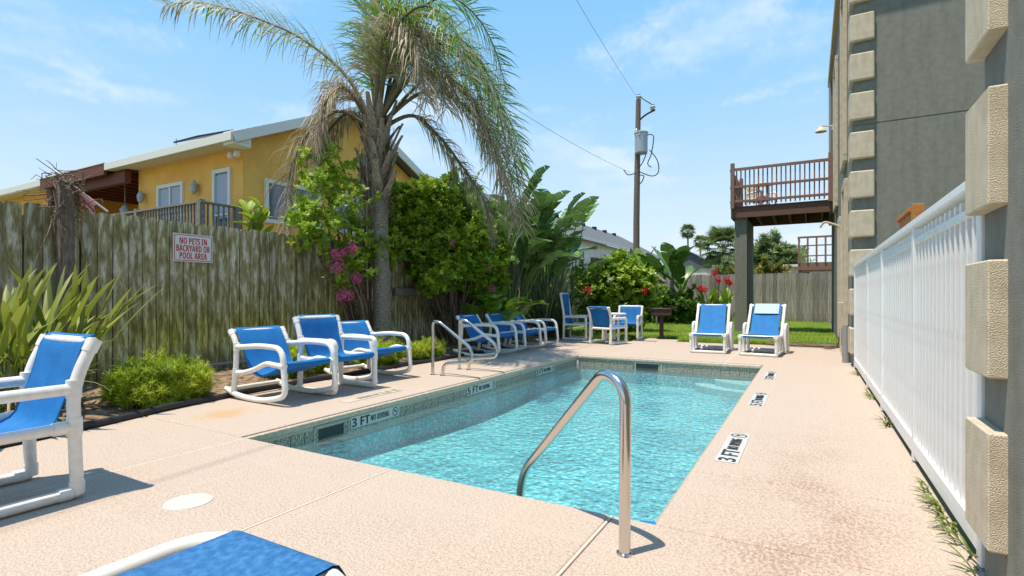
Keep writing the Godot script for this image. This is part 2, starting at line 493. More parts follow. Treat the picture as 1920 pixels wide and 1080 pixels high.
const DECK := Rect2(-7.0, -14.0, 8.0, 18.0)
func stain_picture() -> ImageTexture:   # worn flecks beside the fence and a rust patch by the first rocker
	var im := Image.create(1024, 2048, false, Image.FORMAT_RGBA8)
	im.fill(Color(0.45, 0.3, 0.25, 0.0))
	var a := noise(91, 42.0, FastNoiseLite.TYPE_SIMPLEX_SMOOTH, 3)
	var b := noise(92, 1.6, FastNoiseLite.TYPE_SIMPLEX_SMOOTH, 3)
	for j in 2048:
		var z := DECK.position.y + DECK.size.y * (j + 0.5) / 2048.0
		if z > 1.0: break
		for i in 1024:
			var x := DECK.position.x + DECK.size.x * (i + 0.5) / 1024.0
			if x < -5.6 or x > 0.65: continue
			var right := x > -0.9 and z < 0.4 and z > -8.0
			var near := z > -2.6
			var rust := x < -4.3 and z > -3.7 and z < -2.5
			if not (right or near or rust): continue
			if rust:
				var q := exp(-pow((x + 4.80) / 0.22, 2) - pow((z + 3.0) / 0.26, 2)) + b.get_noise_2d(x * 3.0, z * 3.0) * 0.35
				if q > 0.2:
					im.set_pixel(i, j, Color(0.74, 0.57, 0.34, clampf((q - 0.2) * 0.9, 0, 0.6)))
				continue
			var wear := 0.0
			if right:
				wear = exp(-pow((x - 0.0) / 0.6, 2) - pow((z + 2.9) / 2.4, 2)) * (0.72 + 0.7 * b.get_noise_2d(x, z))
			if near:
				wear = maxf(wear, 0.2 + 0.30 * b.get_noise_2d(x * 0.8 + 9.0, z))
			var s := a.get_noise_2d(x * 1.25 + z * 0.3, z * 0.85)
			var k := smoothstep(0.42 - wear * 0.52, 0.58 - wear * 0.5, s)
			if k > 0.02:
				im.set_pixel(i, j, Color(0.58, 0.425, 0.345, k * (0.18 + 0.45 * wear)))
	return ImageTexture.create_from_image(im)

# ---------------------------------------------------------------- ground, deck, pool
const PX0 := -3.92
const PX1 := -0.66
const PZ0 := -9.5
const PZ1 := -2.57
const WATER := -0.20

func slab(parent: Node, r: Rect2) -> void:   # a deck slab with rounded edges
	var m := MB.new()
	m.box(Vector3(r.position.x + r.size.x / 2, -0.06, r.position.y + r.size.y / 2), Vector3(r.size.x, 0.12, r.size.y), Basis(), 0.014)
	part("slab", m.mesh(DECK), M.deck_coat, parent)

func ground_and_pool() -> void:
	var g := MB.new()
	for q in [[-350.0, -320.0, -5.6, 320.0], [0.55, -320.0, 350.0, 320.0], [-5.6, -320.0, 0.55, -13.4], [-5.6, 2.9, 0.55, 320.0]]:
		g.quad(Vector3(q[0], -0.06, q[1]), Vector3(q[2], -0.06, q[1]), Vector3(q[2], -0.06, q[3]), Vector3(q[0], -0.06, q[3]), Vector3.UP)
	struct("ground", "bare sandy ground reaching away past the fences to the horizon", g, M.earth)
	# planting bed with uneven soil
	var nf := noise(101, 1.3)
	var rows := []
	for i in 72:
		var z := 3.0 - 0.25 * i
		var row := []
		for j in 11:
			var x := -7.75 + 0.24 * j
			if j == 10: x = edge_x(z)
			row.append(Vector3(x, -0.012 + (0.06 + 0.09 * nf.get_noise_2d(x, z)) * clampf((edge_x(z) - x) * 2.0, 0, 1), z))
		rows.append(row)
	var s := MB.new()
	s.sheet(rows)
	struct("soil_bed", "brown planting bed between the mossy fence and the pool deck", s, M.soil)
	# deck
	var deck := Node3D.new()
	deck.name = "pool_deck"
	add_child(deck)
	tag(deck, "beige textured concrete deck around the swimming pool", "", "", "structure")
	var jw := 0.006
	var xs := [-5.7, -3.84, -2.34, -0.87, 0.62]
	var zs := [2.95, 0.2, PZ1]
	for a in xs.size() - 1:
		for b in zs.size() - 1:
			slab(deck, Rect2(xs[a] + jw, zs[b + 1] + (0.0 if b == 1 else jw), xs[a + 1] - xs[a] - 2 * jw, zs[b] - zs[b + 1] - jw * (1 if b == 1 else 2)))
	var lz := [PZ1, -4.9, -7.2, PZ0]
	for k in 3:
		slab(deck, Rect2(-5.7, lz[k + 1] + jw, 5.7 + PX0, lz[k] - lz[k + 1] - 2 * jw))
	var rz := [PZ1, -3.48, -5.3, -7.4, PZ0]
	for k in 4:
		slab(deck, Rect2(PX1, rz[k + 1] + jw, 0.62 - PX1, rz[k] - rz[k + 1] - 2 * jw))
	var fx := [-5.7, -3.3, -1.25, 0.62]
	for k in 3:
		slab(deck, Rect2(fx[k] + jw, -13.4 if k > 0 else -13.05, fx[k + 1] - fx[k] - 2 * jw, PZ0 + (13.4 if k > 0 else 13.05) - jw))
	slab(deck, Rect2(-4.0, -14.1, 1.1, 0.9 - 0.2 - jw))
	var j := MB.new()
	for x in [-3.84, -2.34, -0.87]:
		j.box(Vector3(x, -0.055, 0.19), Vector3(2 * jw + 0.004, 0.107, 5.5))
	for z in [-4.9, -7.2]: j.box(Vector3(-4.81, -0.056, z), Vector3(1.77, 0.10, 0.026))
	for z in [-3.48, -5.3, -7.4]: j.box(Vector3(-0.02, -0.058, z), Vector3(1.27, 0.10, 0.014))
	for x in [-3.3, -1.25]: j.box(Vector3(x, -0.055, -11.4), Vector3(0.026, 0.10, 3.8))
	part("joint_filler", j, M.joint_fill, deck)
	# coping face: one rounded lip along each pool side
	var pool := Node3D.new()
	pool.name = "swimming_pool_shell"
	add_child(pool)
	tag(pool, "turquoise plastered swimming pool shell under the water", "", "", "structure")
	for q in [[PX0 - 0.03, 0], [PX1 + 0.03, 0]]:
		var b := MB.new()
		b.box(Vector3(q[0], -0.047, (PZ0 + PZ1) / 2), Vector3(0.10, 0.062, PZ1 - PZ0 + 0.10), Basis(), 0.02)
		part("coping", b, M.coping, pool)
	for z in [PZ0 - 0.03, PZ1 + 0.03]:
		var b := MB.new()
		b.box(Vector3((PX0 + PX1) / 2, -0.047, z), Vector3(PX1 - PX0 - 0.04, 0.060, 0.10), Basis(), 0.02)
		part("coping", b, M.coping, pool)
	# tile band: 15 cm tiles on every side
	var tl := bxm(Vector3(0.146, 0.146, 0.02), 0.003)
	var ry := Basis(Vector3.UP, PI / 2)
	var cnt := int((PZ1 - PZ0) / 0.15)
	for k in cnt:
		var z := PZ1 - 0.09 - 0.15 * k
		if not (z < -3.28 and z > -3.70):
			part("tile", tl, M.pool_tile, pool, Transform3D(ry, Vector3(PX0 - 0.012 + rng.randf() * 0.002, -0.153, z)))
		part("tile", tl, M.pool_tile, pool, Transform3D(ry, Vector3(PX1 + 0.012, -0.153, z)))
	for k in 21:
		var x := PX0 + 0.13 + 0.15 * k
		if not (x > -2.78 and x < -2.3):
			part("tile", tl, M.pool_tile, pool, T(x, -0.153, PZ0 - 0.012 + rng.randf() * 0.002))
		part("tile", tl, M.pool_tile, pool, T(x, -0.153, PZ1 + 0.012))
	var gr := MB.new()
	for x in [PX0 - 0.035, PX1 + 0.035]: gr.box(Vector3(x, -0.21, (PZ0 + PZ1) / 2), Vector3(0.03, 0.19, PZ1 - PZ0 + 0.08))
	for z in [PZ0 - 0.035, PZ1 + 0.035]: gr.box(Vector3((PX0 + PX1) / 2, -0.21, z), Vector3(PX1 - PX0 - 0.045, 0.188, 0.03))
	part("grout_bed", gr, M.grout, pool)
	var wl := MB.new()
	for x in [PX0 - 0.05, PX1 + 0.05]: wl.box(Vector3(x, -1.15, (PZ0 + PZ1) / 2), Vector3(0.10, 1.70, PZ1 - PZ0 + 0.2))
	for z in [PZ0 - 0.05, PZ1 + 0.05]: wl.box(Vector3((PX0 + PX1) / 2, -1.15, z), Vector3(PX1 - PX0 - 0.002, 1.698, 0.10))
	part("wall", wl, M.caustic_plaster, pool)
	rows = []
	for i in 25:
		var z := PZ0 + (PZ1 - PZ0) * i / 24.0
		var row := []
		for k in 9:
			var t := sin(PI * clampf((i / 24.0 - 0.08) / 0.84, 0, 1))
			row.append(Vector3(PX0 + (PX1 - PX0) * k / 8.0, -0.49 - 0.09 * t * t, z))
		rows.append(row)
	var fl := MB.new()
	fl.sheet(rows)
	part("floor", fl, M.caustic_plaster, pool)
	# curved entry steps in the far right corner
	for k in 2:
		var r := 0.75 + 0.32 * k
		var top := -0.29 - 0.09 * k
		var pr := MB.new()
		var ring := []
		for q in 15:
			var a := PI / 2 * q / 14.0
			ring.append(Vector3(PX1 - cos(a) * r, 0, PZ0 + sin(a) * r * 0.62))
		var up := []
		for q in ring: up.append(q + Vector3.UP * top)
		pr.face([Vector3(PX1, top, PZ0)] + up, Vector3.UP)
		for q in 14:
			var nm: Vector3 = (ring[q] + ring[q + 1]) * 0.5 - Vector3(PX1, 0, PZ0)
			pr.quad(up[q], up[q + 1], ring[q + 1] + Vector3.DOWN * 1.6, ring[q] + Vector3.DOWN * 1.6, nm.normalized())
		part("step", pr, M.step_plaster, pool)
	var w := MB.new()
	w.quad(Vector3(PX0 - 0.001, WATER, PZ0 - 0.001), Vector3(PX1 + 0.001, WATER, PZ0 - 0.001), Vector3(PX1 + 0.001, WATER, PZ1 + 0.001), Vector3(PX0 - 0.001, WATER, PZ1 + 0.001), Vector3.UP)
	struct("water", "clear rippling turquoise water filling the swimming pool", w, M.pool_water)
	# lawn
	var lw := MB.new()
	lw.quad(Vector3(-7.6, -0.03, -25.4), Vector3(0.62, -0.03, -25.4), Vector3(0.62, -0.03, -13.42), Vector3(-7.6, -0.03, -13.42), Vector3.UP)
	struct("lawn", "strip of green lawn between the pool deck and the far fence", lw, M.turf)
	var bl := MB.new()
	for k in 5:
		var a := TAU * k / 5.0 + 0.4
		var o := Vector3(cos(a), 0, sin(a)) * 0.02
		var d := Vector3(cos(a), 0, sin(a)) * (0.03 + 0.012 * k)
		bl.strip([o, o + Vector3(0, 0.05, 0) + d * 0.4, o + Vector3(0, 0.085, 0) + d * 1.3], [0.004, 0.003, 0.0004], Vector3(-sin(a), 0, cos(a)))
	var pl := []; var tn := []
	var gn := noise(111, 0.9)
	for k in 46000:
		var z := -13.3 - 12.0 * pow(rng.randf(), 1.35)
		var x := rng.randf_range(-7.0, 0.60)
		if x < -5.3 - 0.4 * sin(z) and z > -18.0 and rng.randf() < 0.75: continue
		if z > -13.45 and (x > -1.3 or rng.randf() < 0.5) and x > -5.6 : z -= 0.25
		if x > -4.08 and x < -2.82 and z > -14.15: continue
		var sc := rng.randf_range(0.7, 1.5)
		pl.append(Transform3D(Basis(Vector3.UP, rng.randf() * TAU).scaled(Vector3(sc, sc * rng.randf_range(0.8, 1.3), sc)), Vector3(x, -0.03, z)))
		var t := clampf(0.5 + gn.get_noise_2d(x, z) + rng.randf_range(-0.2, 0.2), 0, 1)
		var c := Color(0.17, 0.30, 0.018).lerp(Color(0.34, 0.47, 0.04), t)
		tn.append(c)
	var lg := swarm("lawn_grass", bl.mesh(), M.leaf, pl, tn, self)
	tag(lg, "short bright green grass growing over the lawn", "grass", "", "stuff")

func edge_x(z: float) -> float:
	return lerpf(-5.16, -5.62, clampf((-1.5 - z) / 2.2, 0, 1))

# ---------------------------------------------------------------- the grey apartment building on the right
func quoin(parent: Node, x: float, z: float, sz: float, far: bool, called := "quoin") -> void:
	for k in 14:
		var y := 0.2 + 0.612 * k
		if y > (7.0 if far else 5.4): break
		var m := MB.new()
		if far:   # wraps the corner: one leg on each face
			m.box(Vector3(x + 0.16 - 0.05, y + 0.21, z - 0.17), Vector3(0.33, 0.42, 0.44), Basis(), 0.022)
		else:
			m.box(Vector3(x + 0.16 - 0.05, y + 0.21, z - sz / 2), Vector3(0.33, 0.42, sz), Basis(), 0.008)
		part(called, m, M.cream_stucco, parent)

func building_right() -> void:
	# near wing: only its corner shows at the edge of the frame
	var a := thing("grey_building", "grey stucco building corner with cream quoins at the near end of the white railing", "building", Vector3.ZERO)
	var m := MB.new()
	m.box(Vector3(2.1, 3.0, 0.62), Vector3(3.0, 6.4, 6.70), Basis(), 0.01)
	part("wall", m, M.grey_stucco, a)
	quoin(a, 0.6, -2.44, 0.31, false)
	# far wing
	var b := thing("grey_building", "tall grey stucco building wing with cream corner quoins behind the white railing", "building", Vector3.ZERO)
	m = MB.new()
	m.box(Vector3(5.6, 1.876, -14.62), Vector3(10.0, 3.832, 9.5), Basis(), 0.01)
	part("wall", m, M.grey_stucco, b)
	m = MB.new()
	m.box(Vector3(5.6, 3.78, -14.63), Vector3(9.997, 0.06, 9.497), Basis(), 0.002)
	part("groove", m, M.grey_stucco, b)
	m = MB.new()
	m.box(Vector3(5.6, 5.80, -14.62), Vector3(10.0, 4.0, 9.5), Basis(), 0.01)
	part("wall", m, M.grey_stucco, b)
	m = MB.new()
	m.box(Vector3(5.7, 7.9, -14.5), Vector3(10.4, 0.2, 10.4), Basis(), 0.02)
	part("eave", m, M.cream_stucco, b)
	quoin(b, 0.6, -9.85, 0.3, true)
	# tall window surrounds on the long side, seen almost edge on
	for q in [[-11.1, 0.5, 3.1, 0.9], [-13.2, 0.35, 2.7, 0.5], [-11.4, 3.7, 6.9, 1.1], [-14.9, 3.4, 6.8, 1.2]]:
		m = MB.new()
		var h: float = q[2] - q[1]
		m.box(Vector3(0.565, (q[1] + q[2]) / 2, q[0]), Vector3(0.07, h, 0.11), Basis(), 0.012)
		m.box(Vector3(0.565, (q[1] + q[2]) / 2, q[0] - q[3]), Vector3(0.07, h, 0.11), Basis(), 0.012)
		m.box(Vector3(0.566, q[2] + 0.056, q[0] - q[3] / 2), Vector3(0.068, 0.112, q[3] + 0.11), Basis(), 0.012)
		m.box(Vector3(0.566, q[1] - 0.056, q[0] - q[3] / 2), Vector3(0.068, 0.112, q[3] + 0.11), Basis(), 0.012)
		var fr := part("window", m, M.cream_stucco, b)
		m = MB.new()
		m.box(Vector3(0.592, (q[1] + q[2]) / 2, q[0] - q[3] / 2), Vector3(0.01, h, q[3] - 0.11))
		part("pane", m, M.window_glass, fr)
	m = MB.new()
	m.tube(bend([Vector3(0.54, 0.02, -12.3), Vector3(0.54, 2.5, -12.3), Vector3(0.25, 2.62, -12.3), Vector3(0.18, 2.5, -12.3)], 0.08), 0.022)
	part("water_pipe", m, M.cream_stucco, b)
	m = MB.new()
	m.tube([Vector3(0.54, 0.0, -11.6), Vector3(0.54, 2.2, -11.6)], 0.03)
	part("conduit", m, M.cream_stucco, b)
	m = MB.new()
	m.box(Vector3(0.53, 0.75, -11.65), Vector3(0.14, 0.5, 0.3), Basis(), 0.01)
	part("meter_box", m, M.cream_stucco, b)
	m = MB.new()
	m.tube([Vector3(0.53, 0.0, -10.45), Vector3(0.53, 0.62, -10.5)], 0.055, 12)
	part("drain_stub", m, M.pipe_grey, b)
	m = MB.new()
	m.tube([Vector3(0.56, 3.3, -18.9), Vector3(0.56, 7.7, -18.9)], 0.05, 8)
	part("downspout", m, M.pipe_grey, b)
	m = MB.new()
	m.box(Vector3(0.57, 5.85, -17.3), Vector3(0.06, 0.16, 0.12))
	m.tube([Vector3(0.56, 5.9, -17.3), Vector3(0.30, 5.95, -17.3)], 0.02)
	m.lathe(Vector3(0.28, 5.78, -17.3), [Vector2(0.15, 0.0), Vector2(0.12, 0.05), Vector2(0.05, 0.13), Vector2(0.02, 0.2)], 14)
	part("wall_lamp", m, M.soffit_cream, b)
	# balcony on a pier
	var c := thing("balcony_deck", "brown timber balcony with railing on a grey pier, joined to the tall wing", "balcony", Vector3(-0.7, 0, -18.1))
	m = MB.new()
	m.box(Vector3(-1.09, 1.72, 0.0), Vector3(0.34, 3.5, 2.1), Basis(), 0.01)
	part("pier", m, M.grey_stucco, c)
	for z in [1.14, -1.14]:
		m = MB.new()
		m.box(Vector3(-0.0, 3.60, z), Vector3(2.60, 0.30, 0.06), Basis(), 0.006)
		part("fascia", m, M.brown_timber, c)
	m = MB.new()
	m.box(Vector3(-1.33, 3.60, 0), Vector3(0.06, 0.30, 2.2), Basis(), 0.006)
	part("fascia", m, M.brown_timber, c)
	for k in 6:
		m = MB.new()
		m.box(Vector3(-1.08 + 0.42 * k, 3.57, 0), Vector3(0.05, 0.22, 2.2))
		part("joist", m, M.brown_timber, c)
	var bd := bxm(Vector3(2.58, 0.03, 0.14))
	for k in 16: part("floor_board", bd, M.brown_timber, c, T(0.0, 3.77, -1.1 + 0.147 * k))
	var ps := bxm(Vector3(0.11, 1.35, 0.11), 0.008)
	for q in [[-1.30, 1.2], [-1.30, -1.1], [1.2, 1.2]]: part("post", ps, M.brown_paint, c, T(q[0], 4.40, q[1]))
	var bal := bxm(Vector3(0.035, 1.02, 0.035))
	for k in 20: part("baluster", bal, M.brown_paint, c, T(-1.19 + 0.118 * k, 4.33, 1.17))
	for k in 17: part("baluster", bal, M.brown_paint, c, T(-1.31, 4.33, -0.96 + 0.125 * k))
	for y in [4.88, 4.36, 3.93]:
		m = MB.new()
		m.box(Vector3(-0.05, y, 1.215), Vector3(2.40, 0.08 if y > 4.8 else 0.07, 0.05))
		m.box(Vector3(-1.355, y, 0.05), Vector3(0.05, 0.08 if y > 4.8 else 0.07, 2.2))
		part("rail", m, M.brown_paint, c)
	# orange timber fence of the courtyard behind the railing
	var o := thing("timber_screen", "orange stained timber screen showing above the white railing by the grey wall", "screen", Vector3(1.04, 0, -8.0))
	for k in 6:
		m = MB.new()
		m.box(Vector3(0, 1.05, 0.36 - 0.165 * k), Vector3(0.03, 2.08, 0.15))
		part("board", m, M.orange_wood, o)
	m = MB.new()
	m.box(Vector3(-0.005, 2.11, -0.05), Vector3(0.09, 0.05, 1.02))
	part("cap", m, M.orange_wood, o)
	m = MB.new()
	m.box(Vector3(0.03, 1.08, 0.51), Vector3(0.11, 2.16, 0.1))
	part("post", m, M.orange_wood, o)
	# white picket railing
	var f := thing("metal_railing", "white metal picket railing along the right edge of the deck", "railing", Vector3(0.6, 0, -6.25))
	var pk := bxm(Vector3(0.032, 1.42, 0.032), 0.003)
	for k in 64: part("picket", pk, M.white_metal, f, T(0.03, 0.83, 3.39 - 0.109 * k))
	var po := bxm(Vector3(0.065, 1.58, 0.065), 0.005)
	for z in [3.45, 1.86, 0.07, -1.40, -3.46]: part("post", po, M.white_metal, f, T(0.03, 0.80, z))
	m = MB.new()
	m.box(Vector3(0.03, 1.585, -0.02), Vector3(0.085, 0.05, 7.0), Basis(), 0.008)
	part("top_rail", m, M.white_metal, f)
	m = MB.new()
	m.box(Vector3(0.03, 1.47, -0.02), Vector3(0.045, 0.045, 6.9), Basis(), 0.005)
	part("rail", m, M.white_metal, f)
	m = MB.new()
	m.box(Vector3(0.03, 0.10, -0.02), Vector3(0.06, 0.10, 6.95), Basis(), 0.006)
	part("bottom_rail", m, M.white_metal, f)

# ---------------------------------------------------------------- houses
func win(parent: Node, ce: Vector3, w: float, h: float, b: Basis, mull: int, sill := false, dark := 0.0) -> void:
	var m := MB.new()
	var t := 0.11
	m.box(ce + b * Vector3(-w / 2, 0, 0.03), Vector3(t, h + t, 0.07), b, 0.006)
	m.box(ce + b * Vector3(w / 2, 0, 0.03), Vector3(t, h + t, 0.07), b, 0.006)
	m.box(ce + b * Vector3(0, h / 2, 0.029), Vector3(w - t, t, 0.066), b, 0.006)
	m.box(ce + b * Vector3(0, -h / 2, 0.029), Vector3(w - t, t, 0.066), b, 0.006)
	for k in mull: m.box(ce + b * Vector3(-w / 2 + w * (k + 1) / (mull + 1.0), 0, 0.028), Vector3(0.07, h - t, 0.05), b)
	if sill: m.box(ce + b * Vector3(0, -0.08 * h, 0.027), Vector3(w - t, 0.06, 0.048), b)
	var f := part("window", m, M.trim_white, parent)
	for k in mull + 1:
		m = MB.new()
		var pw := w / (mull + 1.0)
		m.box(ce + b * Vector3(-w / 2 + pw * (k + 0.5), 0, 0.012), Vector3(pw - 0.08, h - t, 0.012), b)
		part("pane", m, M.window_glass, f)
		if sill:   # a pale blind behind the upper sash
			m = MB.new()
			m.box(ce + b * Vector3(-w / 2 + pw * (k + 0.5), h * 0.2, 0.014), Vector3(pw - 0.09, h * 0.5, 0.014), b)
			part("blind", m, M.blind, f)

func house_yellow() -> void:
	mat("blind", lin(0.30, 0.36, 0.46), 0.35)
	var h := thing("yellow_house", "yellow stucco house with white windows and low gable behind the mossy fence", "house", Vector3(-13, 0, -8.6))
	# local: x runs left (negative), z away (negative); gable end faces the pool
	var d := -7.3
	var m := MB.new()   # gable wall block
	var pts := [Vector3(0, 0, 0), Vector3(0, 5.25, 0), Vector3(0, 6.95, d / 2), Vector3(0, 5.25, d), Vector3(0, 0, d)]
	m.face(pts, Vector3.RIGHT)
	var L := Vector3(-5.26, 0, 0)
	m.quad(pts[0], pts[1], pts[1] + L, pts[0] + L, Vector3.BACK)
	m.quad(pts[4], pts[3], pts[3] + L, pts[4] + L, Vector3.FORWARD)
	m.quad(pts[0] + L, pts[1] + L, pts[3] + L, pts[4] + L, Vector3.LEFT)
	part("wall", m, M.yellow_stucco, h)
	m = MB.new()   # recessed porch wall and the far block
	m.box(Vector3(-8.1, 2.6, -4.4), Vector3(5.64, 5.2, 3.8))
	part("porch_wall", m, M.yellow_stucco, h)
	m = MB.new()
	m.box(Vector3(-15.9, 2.6, -3.65), Vector3(10.0, 5.2, 7.28))
	part("wall", m, M.yellow_stucco, h)
	m = MB.new()
	m.box(Vector3(-6.0, 3.2, -2.46), Vector3(0.95, 2.3, 0.06))
	part("door", m, M.dark_void, h)
	# roof
	var sl := 1.70 / 3.65
	for s in [0, 1]:
		m = MB.new()
		var z0 := 0.55 if s == 0 else d - 0.55
		var y0 := 5.25 - 0.55 * sl + 0.1
		var pk := Vector3(0, 7.05, d / 2)
		var nm := Vector3(0, 1, sl if s == 0 else -sl).normalized()
		for e in [[Vector3.ZERO, 1.0], [Vector3(0, 0.14, 0), 1.0]]:
			var o: Vector3 = e[0]
			m.quad(Vector3(0.45, y0, z0) + o, pk + Vector3(0.45, 0, 0) + o, pk + Vector3(-21, 0, 0) + o, Vector3(-21, y0, z0) + o, nm if o.y > 0 else -nm)
		part("roof", m, M.roof_grey, h)
		m = MB.new()
		m.beam(Vector3(0.47, y0 + 0.02, z0), Vector3(0.47, pk.y + 0.02, pk.z), 0.05, 0.26)
		part("rake_board", m, M.trim_white, h)
		var zf := z0 + (0.035 if s == 0 else -0.035)
		for seg in ([[0.45, -6.0], [-10.6, -21.0]] if s == 0 else [[0.45, -21.0]]):
			m = MB.new()
			m.beam(Vector3(seg[0], y0 + 0.035, zf), Vector3(seg[1], y0 + 0.035, zf), 0.07, 0.21)
			part("fascia", m, M.trim_white, h)
		if s == 0:
			m = MB.new()
			m.beam(Vector3(-6.01, y0 - 0.03, zf - 0.01), Vector3(-10.59, y0 - 0.03, zf - 0.01), 0.09, 0.34)
			part("porch_beam", m, M.red_brown, h)
			m = MB.new()
			m.beam(Vector3(-6.01, y0 + 0.165, zf), Vector3(-10.59, y0 + 0.165, zf), 0.10, 0.04)
			part("drip_edge", m, M.trim_white, h)
	m = MB.new()
	m.quad(Vector3(0.44, 5.025, 0.54), Vector3(0.44, 5.06, 0.0), Vector3(-5.99, 5.06, 0.0), Vector3(-5.99, 5.025, 0.54), Vector3.DOWN)
	part("soffit", m, M.soffit_cream, h)
	m = MB.new()
	m.quad(Vector3(-10.7, 5.025, 0.54), Vector3(-10.7, 5.06, 0.0), Vector3(-21, 5.06, 0.0), Vector3(-21, 5.025, 0.54), Vector3.DOWN)
	part("soffit", m, M.soffit_cream, h)
	m = MB.new()
	m.box(Vector3(0.22, 5.12, 0.30), Vector3(0.42, 0.34, 0.5), Basis(), 0.01)
	part("eave_return", m, M.trim_white, h)
	# red-brown porch beams
	m = MB.new()
	m.box(Vector3(-8.0, 4.80, 0.30), Vector3(5.5, 0.36, 0.18))
	part("porch_beam", m, M.red_brown, h)
	for k in 9:
		m = MB.new()
		m.box(Vector3(-10.4 + 0.6 * k, 4.90, -1.1), Vector3(0.09, 0.2, 2.7))
		part("rafter", m, M.red_brown, h)
	m = MB.new()
	m.box(Vector3(-8.0, 5.03, -1.1), Vector3(5.5, 0.04, 2.8))
	part("porch_ceiling", m, M.red_brown, h)
	m = MB.new()
	m.box(Vector3(-10.35, 2.5, 0.30), Vector3(0.28, 4.7, 0.28))
	part("porch_post", m, M.red_brown, h)
	# openings
	win(h, Vector3(-3.42, 3.72, 0.0), 1.28, 1.35, Basis(), 1, true)
	win(h, Vector3(-0.88, 3.50, 0.0), 0.70, 2.05, Basis(), 0, true)
	var bx := Basis(Vector3.UP, PI / 2)
	win(h, Vector3(0.0, 3.75, -1.55), 1.75, 1.1, bx, 1)
	win(h, Vector3(0.0, 3.75, -3.6), 1.2, 1.1, bx, 0)
	win(h, Vector3(-13.2, 3.6, 0.02), 0.7, 0.4, Basis(), 0)
	for x in [-4.85, -2.0]:
		m = MB.new()
		m.tube([Vector3(x, 4.25, 0.02), Vector3(x, 4.3, 0.14)], 0.03)
		m.lathe(Vector3(x, 3.98, 0.14), [Vector2(0.03, 0.0), Vector2(0.08, 0.06), Vector2(0.10, 0.22), Vector2(0.06, 0.32), Vector2(0.02, 0.4)], 10)
		part("wall_lantern", m, M.galvanised, h)
	for q in [0.05, -0.22]:
		m = MB.new()
		m.tube([Vector3(q, 4.93, 0.1), Vector3(q, 4.86, 0.18)], 0.02)
		m.lathe(Vector3(q, 4.72, 0.2), [Vector2(0.0, 0.0), Vector2(0.07, 0.03), Vector2(0.085, 0.1), Vector2(0.06, 0.17), Vector2(0.0, 0.2)], 12)
		part("security_camera", m, M.trim_white, h)
	m = MB.new()
	m.tube([Vector3(-6.1, 4.9, 0.0), Vector3(-6.1, 4.0, 0.0)], 0.008, 5)
	m.lathe(Vector3(-6.1, 3.75, 0.0), [Vector2(0.0, 0.0), Vector2(0.12, 0.05), Vector2(0.15, 0.15), Vector2(0.05, 0.28), Vector2(0.0, 0.3)], 10)
	part("hanging_basket", m, M.galvanised, h)
	m = MB.new()
	var sb := Basis(Vector3.RIGHT, atan(sl) - 0.02)
	m.box(Vector3(-3.0, 5.98, -0.72), Vector3(1.25, 0.05, 1.2), sb)
	part("solar_panel", m, M.solar, h)
	m = MB.new()
	m.tube([Vector3(-3.9, 5.6, -0.4), Vector3(-3.9, 5.95, -0.4)], 0.02)
	part("vent_pipe", m, M.trim_white, h)
	# deck with balustrade
	var k := thing("timber_balustrade", "weathered grey timber deck with balustrade in front of the yellow house", "deck", Vector3(-13.1, 0, -7.56))
	m = MB.new()
	m.box(Vector3(-4.5, 2.42, -0.5), Vector3(9.2, 0.12, 1.06))
	part("floor", m, M.grey_timber, k)
	m = MB.new()
	m.box(Vector3(-4.5, 3.45, 0), Vector3(9.2, 0.05, 0.13)); m.box(Vector3(-4.5, 2.62, 0), Vector3(9.1, 0.09, 0.045))
	part("rail", m, M.grey_timber, k)
	m = MB.new()
	m.box(Vector3(0.02, 3.451, -0.55), Vector3(0.13, 0.05, 0.96)); m.box(Vector3(0.02, 2.62, -0.5), Vector3(0.045, 0.09, 0.95))
	part("rail", m, M.grey_timber, k)
	var bb := bxm(Vector3(0.04, 0.85, 0.04))
	for q in 66: part("baluster", bb, M.grey_timber, k, T(-0.16 - 0.136 * q, 3.02, 0.0))
	for q in 6: part("baluster", bb, M.grey_timber, k, T(0.02, 3.02, -0.16 - 0.136 * q))
	var pp := bxm(Vector3(0.14, 1.6, 0.14))
	for q in [[0.0, 0.0], [-3.0, 0.0], [-6.0, 0.0], [-9.0, 0.0], [0.02, -0.93]]: part("post", pp, M.grey_timber, k, T(q[0], 2.72, q[1]))
	for q in [[0.0, 0.0], [-3.0, 0.0], [-6.0, 0.0], [-9.0, 0.0]]:
		part("leg", bxm(Vector3(0.14, 2.4, 0.14)), M.grey_timber, k, T(q[0], 1.15, q[1] - 0.08))

